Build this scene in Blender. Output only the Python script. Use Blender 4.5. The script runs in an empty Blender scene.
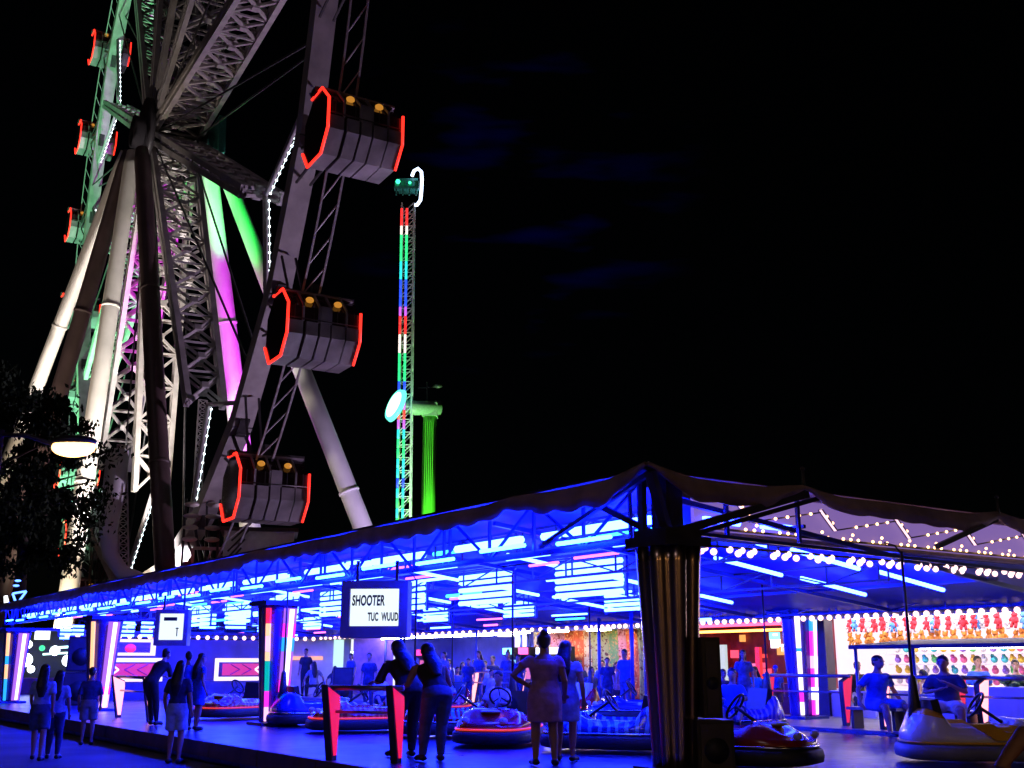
import bpy, math, random
from mathutils import Vector, Matrix, Euler
random.seed(7)
sc = bpy.context.scene
COL = sc.collection
R = math.radians

# ------------------------------------------------------------------ camera
FPX, HZ = 1100.0, 663.0
PITCH = math.atan((HZ - 384) / FPX)
CAMZ = 1.6
cd = bpy.data.cameras.new('camera'); cam = bpy.data.objects.new('camera', cd); COL.objects.link(cam)
cam.location = (0, 0, CAMZ); cam.rotation_euler = (math.pi/2 + PITCH, 0, 0)
cd.sensor_width = 36; cd.lens = FPX/1024*36; cd.clip_end = 3000; cd.clip_start = .05
sc.camera = cam

def at(x, y, fwd):
    """survey helper: world point seen at photo pixel x, y at ground distance fwd"""
    v = 384 - y
    fw = FPX*math.cos(PITCH) - v*math.sin(PITCH); up = FPX*math.sin(PITCH) + v*math.cos(PITCH)
    return Vector(((x-512)/fw*fwd, fwd, CAMZ + up/fw*fwd))

# ------------------------------------------------------------------ materials
MATS = {}
def mat(name, col, rough=.55, metal=0., var=.18, scale=6., bump=0., spec=.5, coat=0.):
    if name in MATS: return MATS[name]
    m = bpy.data.materials.new(name); m.use_nodes = True; nt = m.node_tree
    b = nt.nodes['Principled BSDF']; b.inputs['Roughness'].default_value = rough; b.inputs['Metallic'].default_value = metal
    b.inputs['Specular IOR Level'].default_value = spec; b.inputs['Coat Weight'].default_value = coat
    tc = nt.nodes.new('ShaderNodeTexCoord'); nz = nt.nodes.new('ShaderNodeTexNoise')
    nz.inputs['Scale'].default_value = scale; nz.inputs['Detail'].default_value = 5
    nt.links.new(tc.outputs['Object'], nz.inputs['Vector'])
    r = nt.nodes.new('ShaderNodeValToRGB')
    r.color_ramp.elements[0].position = .3; r.color_ramp.elements[1].position = .7
    r.color_ramp.elements[0].color = (*[max(0, c*(1-var)) for c in col], 1)
    r.color_ramp.elements[1].color = (*[min(1, c*(1+var)) for c in col], 1)
    nt.links.new(nz.outputs['Fac'], r.inputs['Fac']); nt.links.new(r.outputs['Color'], b.inputs['Base Color'])
    if bump:
        bp = nt.nodes.new('ShaderNodeBump'); bp.inputs['Strength'].default_value = bump; bp.inputs['Distance'].default_value = .02
        nt.links.new(nz.outputs['Fac'], bp.inputs['Height']); nt.links.new(bp.outputs['Normal'], b.inputs['Normal'])
    MATS[name] = m; return m
def emi(name, col, s=1.):
    if name in MATS: return MATS[name]
    m = bpy.data.materials.new(name); m.use_nodes = True; nt = m.node_tree
    b = nt.nodes['Principled BSDF']; b.inputs['Base Color'].default_value = (.03, .03, .03, 1)
    b.inputs['Emission Color'].default_value = (*col, 1); b.inputs['Emission Strength'].default_value = s
    MATS[name] = m; return m

# ------------------------------------------------------------------ mesh builder
class MB:
    def __init__(s): s.v = []; s.f = []; s.mi = []; s.sm = []; s.cur = 0; s.smooth = False
    def add(s, vs, fs, smooth=None):
        o = len(s.v); s.v += [tuple(p) for p in vs]
        for f in fs:
            s.f.append([i+o for i in f]); s.mi.append(s.cur); s.sm.append(s.smooth if smooth is None else smooth)
        return s
    def box(s, c, d, rz=0., rot=None):
        M = (rot or Euler((0, 0, rz)).to_matrix()); c = Vector(c)
        vs = [c + M @ Vector((sx*d[0]/2, sy*d[1]/2, sz*d[2]/2)) for sx in (-1, 1) for sy in (-1, 1) for sz in (-1, 1)]
        return s.add(vs, [(0,1,3,2),(4,6,7,5),(0,4,5,1),(2,3,7,6),(0,2,6,4),(1,5,7,3)], False)
    def span(s, lo, hi):
        return s.box([(a+b)/2 for a, b in zip(lo, hi)], [abs(b-a) for a, b in zip(lo, hi)])
    def bar(s, p0, p1, w, h=None, up=(0, 0, 1)):
        p0 = Vector(p0); p1 = Vector(p1); h = h or w; d = p1-p0; L = d.length
        if L < 1e-6: return s
        z = d/L; u = Vector(up)
        if abs(z.dot(u)) > .98: u = Vector((1, 0, 0))
        x = u.cross(z).normalized(); y = z.cross(x)
        M = Matrix((x, y, z)).transposed()
        return s.box((p0+p1)/2, (w, h, L), rot=M)
    def tube(s, pts, r, n=8, cap=True, smooth=True, ell=None):
        pts = [Vector(p) for p in pts]
        rs = r if isinstance(r, (list, tuple)) else [r]*len(pts)
        vs = []; fs = []; ref = None
        for i, p in enumerate(pts):
            d = (pts[min(i+1, len(pts)-1)] - pts[max(i-1, 0)]).normalized()
            if ref is None:
                ref = Vector((1, 0, 0)) if abs(d.x) < .9 else Vector((0, 1, 0))
            x = (ref - d*ref.dot(d)).normalized(); ref = x; y = d.cross(x)
            for k in range(n):
                a = 2*math.pi*k/n; e = ell or 1.
                vs.append(p + x*math.cos(a)*rs[i] + y*math.sin(a)*rs[i]*e)
        for i in range(len(pts)-1):
            for k in range(n):
                fs.append((i*n+k, i*n+(k+1) % n, (i+1)*n+(k+1) % n, (i+1)*n+k))
        if cap:
            fs.append(tuple(reversed(range(n)))); fs.append(tuple((len(pts)-1)*n+k for k in range(n)))
        return s.add(vs, fs, smooth)
    def rings(s, rings, cap=True, smooth=True, closed=True):
        n = len(rings[0]); vs = [p for r in rings for p in r]; fs = []
        for i in range(len(rings)-1):
            for k in range(n if closed else n-1):
                fs.append((i*n+k, i*n+(k+1) % n, (i+1)*n+(k+1) % n, (i+1)*n+k))
        if cap:
            fs.append(tuple(reversed(range(n)))); fs.append(tuple((len(rings)-1)*n+k for k in range(n)))
        return s.add(vs, fs, smooth)
    def ball(s, c, r, nu=10, nv=7):
        c = Vector(c); r = r if isinstance(r, (tuple, list)) else (r, r, r)
        rg = []
        for i in range(nv+1):
            t = math.pi*(i/nv); t = min(max(t, .06), math.pi-.06)
            rg.append([c+Vector((r[0]*math.sin(t)*math.cos(2*math.pi*k/nu), r[1]*math.sin(t)*math.sin(2*math.pi*k/nu), -r[2]*math.cos(t))) for k in range(nu)])
        return s.rings(rg)
    def prism(s, poly, axis, t0, t1):
        """poly of 2D points extruded along axis 'x','y' or 'z'"""
        def p3(a, b, t): return {'x': (t, a, b), 'y': (a, t, b), 'z': (a, b, t)}[axis]
        n = len(poly); vs = [p3(a, b, t0) for a, b in poly] + [p3(a, b, t1) for a, b in poly]
        fs = [tuple(range(n)), tuple(reversed(range(n, 2*n)))] + [(k, n+k, n+(k+1) % n, (k+1) % n) for k in range(n)]
        return s.add(vs, fs, False)
    def xf(s, M, start=0):
        s.v[start:] = [tuple(M @ Vector(p)) for p in s.v[start:]]; return s
    def build(s, name, mats, parent=None, loc=None, rot=None):
        me = bpy.data.meshes.new(name); me.from_pydata(s.v, [], s.f)
        me.polygons.foreach_set('use_smooth', s.sm); me.polygons.foreach_set('material_index', s.mi)
        for m in (mats if isinstance(mats, (list, tuple)) else [mats]): me.materials.append(m)
        me.update(); fix_normals(me)
        o = bpy.data.objects.new(name, me); COL.objects.link(o)
        if parent: o.parent = parent
        if loc is not None: o.location = loc
        if rot is not None: o.rotation_euler = rot
        return o
import bmesh
def fix_normals(me):
    bm = bmesh.new(); bm.from_mesh(me); bmesh.ops.recalc_face_normals(bm, faces=bm.faces); bm.to_mesh(me); bm.free()

def tag(o, label=None, cat=None, group=None, kind=None):
    if label: o['label'] = label
    if cat: o['category'] = cat
    if group: o['group'] = group
    if kind: o['kind'] = kind
    return o
def empty(name, loc, rz=0., label=None, cat=None, group=None):
    o = bpy.data.objects.new(name, None); COL.objects.link(o); o.location = loc; o.rotation_euler = (0, 0, rz)
    o.empty_display_size = .1
    return tag(o, label, cat, group)
def copy_tree(o, parent=None):
    c = o.copy(); COL.objects.link(c)
    if parent: c.parent = parent
    for ch in list(o.children): copy_tree(ch, c)
    return c

# ------------------------------------------------------------------ shared materials
M_steel = mat('wheel_grey_paint', (.36, .33, .34), .5, .0, .22, 1.2)
M_steel_lt = mat('wheel_pale_paint', (.42, .38, .36), .45, 0, .2, 1.5)
M_dark = mat('dark_steel', (.05, .045, .05), .45, .3, .3, 4)
M_black = mat('black_plastic', (.012, .012, .014), .4, 0, .3, 6)
M_rubber = mat('black_rubber', (.015, .015, .016), .6, 0, .3, 12, .2)
M_blue = mat('blue_canopy_cloth', (.03, .06, .55), .6, 0, .15, 2, .1)
M_bluesteel = mat('blue_painted_steel', (.04, .06, .30), .4, .2, .2, 3)
M_canvas = mat('brown_canvas', (.30, .21, .20), .8, 0, .35, 2.2, .4)
M_white = mat('white_paint', (.75, .74, .74), .45, 0, .1, 3)
M_cream = mat('cream_wall', (.55, .5, .45), .6, 0, .15, 2)
M_wood = mat('brown_step_board', (.13, .075, .05), .6, 0, .35, 3, .2)
M_chrome = mat('chrome', (.62, .45, .38), .27, 1., .05, 2)
M_skin = mat('skin', (.36, .19, .13), .55, 0, .1, 10)
M_skin2 = mat('skin_tan', (.24, .12, .08), .55, 0, .1, 10)
M_hair = mat('dark_hair', (.012, .009, .008), .45, 0, .4, 30, .4)
TUBE = emi('blue_white_tube_glow', (.85/80, 2.2/80, 1.), 80)
TUBE_PINK = emi('pink_tube_glow', (1., .16, .75), 3)
BULB = emi('white_bulb_glow', (1., .60, .58), 2.6)
BULB_WARM = emi('warm_bulb_glow', (1., .5, .2), 6)
LED_RED = emi('red_led_glow', (1., .022, .012), 2.6)
SCREEN = emi('white_screen_glow', (.85, .97, 1.), 1.1)

# ------------------------------------------------------------------ arena frame: local x runs across (away from us), y along the pavilion
O2 = Vector((1.96, 13.9, 0)); ARZ = R(35)
VB = Vector((math.cos(ARZ), math.sin(ARZ), 0)); UA = Vector((-math.sin(ARZ), math.cos(ARZ), 0))
def A(v, u, z=0.): return O2 + VB*v + UA*u + Vector((0, 0, z))
def inv(p): d = Vector((p[0]-O2.x, p[1]-O2.y, 0)); return d.dot(VB), d.dot(UA)
def vline(x, v, z=0.):
    """point on the line at depth v across the pavilion, seen in photo column x"""
    l = (x-512)/1143.9; p = A(v, 0); u = (p.x-l*p.y)/(l*UA.y-UA.x); return A(v, u, z)
PZ = .35            # platform height
FZ = .42            # far walkway height

# ------------------------------------------------------------------ ground
def asphalt():
    m = bpy.data.materials.new('asphalt'); m.use_nodes = True; nt = m.node_tree; b = nt.nodes['Principled BSDF']
    tc = nt.nodes.new('ShaderNodeTexCoord'); n1 = nt.nodes.new('ShaderNodeTexNoise'); n2 = nt.nodes.new('ShaderNodeTexNoise')
    n1.inputs['Scale'].default_value = .6; n2.inputs['Scale'].default_value = 60
    for n in (n1, n2): nt.links.new(tc.outputs['Object'], n.inputs['Vector'])
    mx = nt.nodes.new('ShaderNodeMix'); mx.data_type = 'FLOAT'; mx.inputs[0].default_value = .4
    nt.links.new(n1.outputs['Fac'], mx.inputs[2]); nt.links.new(n2.outputs['Fac'], mx.inputs[3])
    r = nt.nodes.new('ShaderNodeValToRGB'); r.color_ramp.elements[0].color = (.08, .08, .09, 1); r.color_ramp.elements[1].color = (.19, .19, .2, 1)
    r.color_ramp.elements[0].position = .35; r.color_ramp.elements[1].position = .65
    nt.links.new(mx.outputs[0], r.inputs['Fac']); nt.links.new(r.outputs['Color'], b.inputs['Base Color'])
    bp = nt.nodes.new('ShaderNodeBump'); bp.inputs['Strength'].default_value = .4; bp.inputs['Distance'].default_value = .01
    nt.links.new(n2.outputs['Fac'], bp.inputs['Height']); nt.links.new(bp.outputs['Normal'], b.inputs['Normal'])
    b.inputs['Roughness'].default_value = .7
    return m
g = MB(); g.add([(-900, -200, 0), (900, -200, 0), (900, 1600, 0), (-900, 1600, 0)], [(0, 1, 2, 3)])
tag(g.build('ground', asphalt()), kind='structure')

# ------------------------------------------------------------------ dodgem pavilion
pav = empty('bumper_car_pavilion', A(0, 0, 0), ARZ, 'long open bumper car pavilion with glowing blue ceiling and brown scalloped awning', 'pavilion')
UEND, VFAR, UBOOTH = 39.5, 10., 31.
def floor_mat():
    m = bpy.data.materials.new('dodgem_steel_floor'); m.use_nodes = True; nt = m.node_tree; b = nt.nodes['Principled BSDF']
    tc = nt.nodes.new('ShaderNodeTexCoord'); n = nt.nodes.new('ShaderNodeTexNoise'); n.inputs['Scale'].default_value = 1.3; n.inputs['Detail'].default_value = 8
    br = nt.nodes.new('ShaderNodeTexBrick'); br.inputs['Scale'].default_value = .5; br.inputs['Mortar Size'].default_value = .012; br.offset = 0
    br.inputs['Color1'].default_value = (.075, .07, .20, 1); br.inputs['Color2'].default_value = (.055, .05, .16, 1); br.inputs['Mortar'].default_value = (.08, .08, .08, 1)
    nt.links.new(tc.outputs['Object'], n.inputs['Vector']); nt.links.new(tc.outputs['Object'], br.inputs['Vector'])
    n2 = nt.nodes.new('ShaderNodeTexNoise'); n2.inputs['Scale'].default_value = 3.5; n2.inputs['Detail'].default_value = 10; n2.inputs['Distortion'].default_value = 1.5
    nt.links.new(tc.outputs['Object'], n2.inputs['Vector']); r2 = nt.nodes.new('ShaderNodeMapRange'); r2.inputs[1].default_value = .35; r2.inputs[2].default_value = .65; r2.inputs[3].default_value = .45; r2.inputs[4].default_value = 1.2
    nt.links.new(n2.outputs['Fac'], r2.inputs[0]); vm = nt.nodes.new('ShaderNodeVectorMath'); vm.operation = 'SCALE'; nt.links.new(br.outputs['Color'], vm.inputs[0]); nt.links.new(r2.outputs[0], vm.inputs['Scale'])
    nt.links.new(vm.outputs[0], b.inputs['Base Color']); b.inputs['Metallic'].default_value = .6
    mr = nt.nodes.new('ShaderNodeMapRange'); mr.inputs[3].default_value = .18; mr.inputs[4].default_value = .5
    nt.links.new(n.outputs['Fac'], mr.inputs[0]); nt.links.new(mr.outputs[0], b.inputs['Roughness'])
    return m
M_floor = floor_mat()
m = MB(); m.span((-2.8, -4.2, .05), (7.6, UEND+2, PZ)); m.build('floor_plate', M_floor, pav)
m = MB(); m.span((7.6, -4.2, .02), (11.4, UEND+2, FZ)); m.build('rear_walkway', mat('blue_deck', (.12, .12, .2), .45, .2, .25, 3), pav)
# step fascia along the near edge: boards with joints
m = MB()
for k in range(-2, 20):
    m.box((-2.83, k*2.0+.9, .235), (.06, 1.97, .23))
m.build('step_boards', M_wood, pav)
m = MB(); m.span((-2.72, -4.1, .0), (-2.6, UEND+2, .05)); m.build('step_base', M_black, pav)
# ceiling: one shallow slope from the near edge down to the far edge
def cz(v): return 3.80 - .115*v
def ceil_mat():
    m = mat('blue_ceiling_cloth', (.010, .03, .62), .5, 0, .22, 1.2, .3, .12); return m
m = MB(); nu = 32; nv = 10
vs = []; fs = []
for i in range(nu+1):
    for j in range(nv+1):
        v = -.3 + (VFAR+.3)*j/nv; u = .42 + (UEND-.42)*i/nu
        vs.append((v, u, cz(v) + .05*abs(math.sin(math.pi*u/1.85))))
for i in range(nu):
    for j in range(nv): a = i*(nv+1)+j; fs.append((a, a+1, a+nv+2, a+nv+1))
m.add(vs, fs, False); m.build('ceiling_cloth', ceil_mat(), pav)
m = MB(); m.add([(-.5, -.15, 3.92), (VFAR+.3, -.15, 3.92), (VFAR+.3, UEND+.3, 3.90), (-.5, UEND+.3, 3.90)], [(0, 1, 2, 3)])
m.add([(-.5, -.15, 3.95), (VFAR+.3, -.15, 3.95), (VFAR+.3, UEND+.3, 3.93), (-.5, UEND+.3, 3.93)], [(0, 1, 2, 3)])
m.build('roof_sheet', M_canvas, pav)
# scalloped awnings: near long side and right side
def awning(pts_fn, L, peaks, name, big=.06):
    m = MB(); n = int(L/.11); vs = []; fs = []
    for i in range(n+1):
        s = L*i/n; pk = 0.
        for p, hh in peaks: pk = max(pk, hh*max(0, 1-abs(s-p)/.85)**1.2)
        top = 3.90 + .13*pk - .015*math.sin(s*1.3)**2
        sc_ = abs(math.sin(math.pi*s/.62))
        bot = 3.64 - big*sc_ + .40*pk - .03*math.sin(s*.9+1)
        bot = min(bot, top-.06)
        wob = .012*math.sin(s*7) + .012*math.sin(s*3.1)
        for z, off in ((top, 0), ((top+bot)/2, .05+wob), (bot, .02+wob*1.4)):
            vs.append(pts_fn(s, off, z))
        for z, off in ((bot, -.012+wob*1.4), (top, -.05)):
            vs.append(pts_fn(s, off, z))
    for i in range(n):
        for j in range(4): a = i*5+j; fs.append((a, a+5, a+6, a+1))
    m.add(vs, fs, True); return m.build(name, M_canvas, pav)
awning(lambda s, o, z: (-.5-o, s-.2, z), UEND+1, [(0, 1.), (2.9, .35), (7.5, .12), (12.6, .25), (20, .1), (26, .1)], 'awning')
awning(lambda s, o, z: (s-.5, -.2-o, z), VFAR+1.5, [(0, 1.), (2.9, .75), (7.6, .7)], 'awning', .025)
# finials on the right awning
for v in (2.4, 7.1):
    m = MB(); m.tube([(v, -.2, 3.9), (v, -.2, 4.2)], [.03, .018], 6); m.ball((v, -.2, 4.22), .035, 6, 5); m.build('finial', M_dark, pav)
# truss behind the awning, near side
def truss_line(name, v, zb, zt, u0, u1, step, mt, dbl=.0, w=.05):
    m = MB()
    m.bar((v, u0, zb), (v, u1, zb), w*1.3); m.bar((v, u0, zt), (v, u1, zt), w)
    k = 0; u = u0
    while u < u1-.01:
        un = min(u+step, u1)
        m.bar((v, u, zb), (v, u, zt), w*.8)
        if k % 4 == 0: m.bar((v, u+.18, zb), (v, u+.18, zt), w*.8)
        m.bar((v, u, zb if k % 2 else zt), (v, un, zt if k % 2 else zb), w*.7)
        u = un; k += 1
    return m.build(name, mt, pav)
truss_line('edge_truss', -.15, 3.12, 3.86, .35, UEND, 1.15, M_bluesteel)
truss_line('edge_truss', 9.6, 2.62, 2.84, 0, UEND, 1.3, M_bluesteel, w=.035)
m = MB()
m.bar((.3, -.1, 3.2), (VFAR, -.1, 3.02), .045)
for v in (1.0, 2.4): m.bar((v, -.06, 3.2), (v, -.06, 3.86), .05)
m.build('edge_truss', M_bluesteel, pav)
# big braces at the corner and at the right hand awning peaks
for p0_, p1_, w_ in (((.0, -.25, 3.2), (2.5, -.15, 3.88), .1), ((.35, -.2, 3.2), (2.75, -.15, 3.84), .06), ((5.2, -.3, 3.3), (7.1, -.15, 3.86), .07), ((-.05, -.05, 3.2), (-.4, -.15, 3.92), .11),
                     ((-.2, .1, 3.2), (-.3, 1.5, 3.86), .07), ((-.22, 2.4, 3.2), (-.4, -.1, 3.88), .06), ((.05, .05, 3.2), (.05, .05, 3.9), .28), ((-.22, .2, 3.2), (-.22, .2, 3.95), .07)):
    m = MB(); m.bar(p0_, p1_, w_); m.build('corner_brace', M_dark, pav)
# cross purlins under the ceiling
m = MB()
for k in range(0, 9):
    u = 2.1 + k*3.7
    if u < UEND: m.bar((0, u-1.9, cz(0)-.1), (VFAR, u-1.9, cz(VFAR)-.06), .07)
for v in (2.6, 7.2): m.bar((v, 0, cz(v)-.05), (v, UEND, cz(v)-.05), .05)
m.build('ceiling_purlin', M_bluesteel, pav)
# hanging light panels: five stacked tubes each
def tubes_panel(v, u0, L, z0, z1, n=5, r=.05):
    h = MB()
    for u in (u0-.05, u0+L+.05): h.bar((v+.06, u, z0-.08), (v+.06, u, cz(v)), .05)
    h.bar((v+.06, u0-.05, z1+.1), (v+.06, u0+L+.05, z1+.1), .04)
    o = h.build('light_panel', M_bluesteel, pav)
    for i in range(n):
        z = z0+(z1-z0)*i/(n-1); t = MB(); t.tube([(v, u0, z), (v, u0+L, z)], r, 6); t.build('tube', TUBE, o)
for k in range(8): tubes_panel(3.0, 4.4+k*3.35, 1.85, 2.80, 3.33)
for k in range(1, 7): tubes_panel(6.2, 3.6+k*3.9, 1.2, 2.72, 3.02, 4, .04)
def tube_light(p0, p1, mt=TUBE, r=.035):
    t = MB(); t.tube([p0, p1], r, 6); return t.build('tube_light', mt, pav)
for k in range(0, 9):
    u = .95 + 1.6*k if k < 2 else 5.85+3.7*(k-2)
    if k == 8: continue
    for (a, b) in ((1.6, 3.0), (3.4, 5.1), (5.45, 7.3)):
        tube_light((a, u, cz(a)-.16), (b, u+.12, cz(b)-.16))
for k in range(0, 13):
    u = .8 + 3.0*k
    tube_light((.45, u, 3.47), (.45, u+1.9, 3.47), r=.065)
    if k % 2 == 0 or k > 4: tube_light((.5, u+2.1, 3.47), (.5, u+2.5, 3.47), r=.06)
    tube_light((1.1, u+.3, 3.36), (1.1, u+2.2, 3.36), TUBE_PINK if k % 3 != 2 else TUBE, .03)
    tube_light((1.9, u+1.2, 3.42), (1.9, u+2.5, 3.42), TUBE, .03)
    if k % 2: tube_light((2.6, u+.2, 3.40), (2.6, u+1.4, 3.40), TUBE_PINK, .025)
rt = random.Random(11)
AZ = emi('azure_tube_glow', (.02, .25, 1.), 9); EAVE = emi('deep_blue_tube_glow', (.0012, .008, 1.), 560)
for v in (.8, 1.5, 2.2, 4.0, 4.8, 5.6, 7.4, 8.4):
    u = rt.uniform(1, 3)
    while u < UEND-2:
        L_ = rt.uniform(.6, 1.7); q = rt.random(); z = cz(v)-rt.uniform(.1, .3)
        if v > 3.2 and u < 5.5: u += 2.5; continue
        tube_light((v, u, z), (v, u+L_, z), TUBE if q < .5 else (TUBE_PINK if q < .8 else AZ), rt.choice((.025, .03, .04)))
        u += L_ + rt.uniform(1.3, 3.4)
truss_line('ceiling_truss', .75, 3.3, 3.66, .6, UEND, .9, M_dark, w=.04)
truss_line('ceiling_truss', 2.7, 3.1, 3.42, .6, UEND, 1.2, M_dark, w=.035)
truss_line('ceiling_truss', 5.2, 2.86, 3.14, .6, UEND, 1.2, M_dark, w=.03)
for k in range(20):
    u = .8+1.93*k; tube_light((-.26, u, 3.2+.05*(k % 2)), (-.26, u+1.15, 3.2+.05*(k % 2)), EAVE, .03)
for v in (.9, 2.0): tube_light((v, .25, 3.45), (v+.7, .3, 3.45), r=.05)
# violet fascia over the right side with zigzag and bulbs
m = MB(); m.span((.75, .28, 3.3), (VFAR+1, .34, 3.86)); m.build('fascia_panel', emi('violet_backlit_fascia', (.48, .28, .9), .42), pav)
m = MB(); m.span((.7, .22, 3.24), (VFAR+1, .36, 3.3)); m.span((.7, .22, 3.86), (VFAR+1, .36, 3.89)); m.build('fascia_trim', mat('lilac_trim', (.4, .33, .45), .4, .2), pav)
v = 1.5
while v < VFAR-.5:
    m = MB(); m.bar((v, .23, 3.76), (v+.3, .23, 3.48), .045, .03); m.build('zigzag_tube', emi('lilac_zigzag_glow', (1, .6, .75), 1.6), pav); v += 1.75
m = MB(); v = 1.5
while v < VFAR-.5:
    m.bar((v, .245, 3.76), (v+.3, .245, 3.48), .09, .02); m.bar((v+.3, .24, 3.48), (v+1.75, .24, 3.72), .02, .02); v += 1.75
m.build('zigzag_strip', M_dark, pav)
FB = []
v = .95
i = 0
while v < VFAR+.8:
    if i % 4 != 3: FB.append((v, .2, 3.36))
    if i % 4 == 1: FB.append((v+.05, .2, 3.43))
    v += .17; i += 1
v = 1.5
while v < VFAR-.5:
    for q in (.08, .18): FB.append((v+q*1.2, .21, 3.74-q*.9))
    for q in (.75, 1.0, 1.25, 1.5): FB.append((v+q, .21, 3.48+.165*(q-.3)))
    v += 1.75
fascia_spots = FB
def bulb_row(p0, p1, spots, r, mt):
    m = MB(); m.bar(p0, p1, .03); o = m.build('bulb_row', M_dark, pav); me = None
    for p in spots:
        if me is None: m = MB(); m.ball((0, 0, 0), r, 8, 6); b = m.build('bulb', mt, o); me = b.data
        else: b = bpy.data.objects.new('bulb', me); COL.objects.link(b); b.parent = o
        b.location = p
bulb_row((.75, .25, 3.34), (VFAR+1, .25, 3.34), fascia_spots[:100], .022, BULB_WARM)
sp = []; v = .5; i = 0
while v < VFAR+.6:
    if i % 7 < 5: sp.append((v, .16+.04*(i % 2), 3.02+.05*(i % 2)))
    v += .115; i += 1
bulb_row((.4, .2, 3.1), (VFAR+.6, .2, 3.1), sp, .047, BULB)
m = MB(); m.add([(.6, .40, 3.24), (VFAR, .40, 3.24), (VFAR, .42, cz(VFAR)-.02), (5.0, .42, cz(5.0)-.02), (.6, .42, 3.2), (.6, .42, 3.24), (VFAR, .42, 3.24)], [(0, 1, 2, 3, 4)]); m.build('side_valance', M_blue, pav)
# far valance with its bulbs, and the end valance
m = MB(); m.span((VFAR, 0, 2.52), (VFAR+.05, UEND, 2.72)); m.build('valance', M_bluesteel, pav); m = MB(); m.span((0, UBOOTH, 2.5), (VFAR-.1, UBOOTH+.05, 2.72)); m.build('valance', M_bluesteel, pav)
sp = []; u = .4
while u < UBOOTH: sp.append((VFAR-.05, u, 2.55)); u += .24 if u < 14 else .42
bulb_row((VFAR-.02, 0, 2.62), (VFAR-.02, UEND, 2.62), sp, .06, BULB)
sp = []; v = .3
while v < VFAR: sp.append((v, UBOOTH-.06, 2.52)); v += .36
bulb_row((0, UBOOTH-.03, 2.6), (VFAR, UBOOTH-.03, 2.6), sp, .08, BULB)

# columns
SEG = {'r': emi('segment_red', (1, .02, .05), 1.3), 'o': emi('segment_peach', (1, .5, .25), 1.6), 'p': emi('segment_pink', (1, .5, .85), 1.5),
       't': emi('segment_teal', (.0, .45, .42), 1.1), 'm': emi('segment_magenta', (1, .03, .75), 1.3), 'b': emi('segment_azure', (.02, .35, 1), 1.5),
       'w': emi('segment_white', (1, .88, 1), 1.9), 'v': emi('segment_violet', (.45, .14, .9), 1.1), 'g': emi('segment_green', (.05, .55, .3), 1.2)}
def fluted(rt, rb, z0, z1, n=8, depth=.3, seg=48):
    m = MB(); rg = []
    for j in range(15):
        t = j/14; r = rb+(rt-rb)*t**1.1; ring = []
        for k in range(seg):
            a = 2*math.pi*k/seg; rr = r*(1-depth*(1-abs(math.sin(a*n/2))**.7)*.5)
            ring.append((rr*math.cos(a), rr*math.sin(a), z0+(z1-z0)*t))
        rg.append(ring)
    m.rings(rg); return m
def chrome_column(v, u):
    c = empty('support_column', (v, u, 0)); c.parent = pav
    fluted(.43, .285, PZ+.02, 3.0, 8, .45).build('fluted_shaft', M_chrome, c)
    m = MB(); m.span((-.38, -.38, 3.0), (.38, .38, 3.12)); m.span((-.3, -.3, 3.11), (.3, .3, 3.22)); m.build('capital', M_dark, c)
    m = MB(); m.span((-.36, -.36, PZ), (.36, .36, PZ+.05)); m.build('base_plate', M_dark, c)
def light_column(v, u, top, wide, thin, tw=.42, z0=PZ):
    c = empty('support_column', (v, u, 0)); c.parent = pav
    fluted(tw, .27, z0, top, 8, .3).build('fluted_shaft', mat('violet_lacquer', (.10, .06, .35), .25, .2, .2, 3), c)
    m = MB(); m.span((-.46, -.46, top), (.46, .46, top+.1)); m.build('capital', M_bluesteel, c); m = MB(); m.span((-.4, -.4, z0), (.4, .4, z0+.06)); m.build('base_plate', M_bluesteel, c)
    # facing direction: towards -u -v
    for (ang, w, cols, core) in ((R(-75), .34, wide, True), (R(-138), .11, thin, False)):
        L = len(cols); h = (top-.06-z0-.08)/sum(c_[1] for c_ in cols); z = top-.06
        for ch, ln in cols:
            zb = z-h*ln+.004; mm = MB()
            def pos(zz, s, out):
                t = (zz-z0)/(top-z0); r = .27+(tw-.27)*t+.015+out; ww = w*(.75+.3*t)
                d = Vector((math.cos(ang), math.sin(ang), 0)); e = Vector((-d.y, d.x, 0))
                p = d*r + e*s*ww; return (p.x, p.y, zz)
            mm.add([pos(zb, -.5, 0), pos(zb, .5, 0), pos(z, .5, 0), pos(z, -.5, 0), pos(zb, -.4, .05), pos(zb, .4, .05), pos(z, .4, .05), pos(z, -.4, .05)],
                   [(4,5,6,7), (0,1,5,4), (1,2,6,5), (2,3,7,6), (3,0,4,7)])
            mm.build('light_strip', SEG[ch], c)
            z -= h*ln
        if core:
            mm = MB(); mm.add([pos(z0+.1, -.18, .055), pos(z0+.1, .18, .055), pos(top-.08, .18, .055), pos(top-.08, -.18, .055),
                               pos(z0+.1, -.14, .075), pos(z0+.1, .14, .075), pos(top-.08, .14, .075), pos(top-.08, -.14, .075)],
                              [(4,5,6,7), (0,1,5,4), (1,2,6,5), (2,3,7,6), (3,0,4,7)])
            mm.build('tube', SEG['w'], c)
chrome_column(.0, .0)
def col_at(x, y, fwd):
    return inv(at(x, y, fwd))
wide = [('v', 1.1), ('m', 1), ('b', 1), ('v', 2), ('m', 1), ('v', 1), ('g', .9)]
thin = [('r', 1), ('o', .8), ('p', 1), ('o', .6), ('t', 1.9), ('m', 1), ('p', .9)]
light_column(*col_at(272, 724, 24.), 2.78, wide, thin)
light_column(*col_at(97, 709, 31.), 2.75, [('v', 2), ('v', 3), ('m', .6), ('p', 1)], [('o', 4), ('v', 1.5), ('m', .5)], .5)
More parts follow.
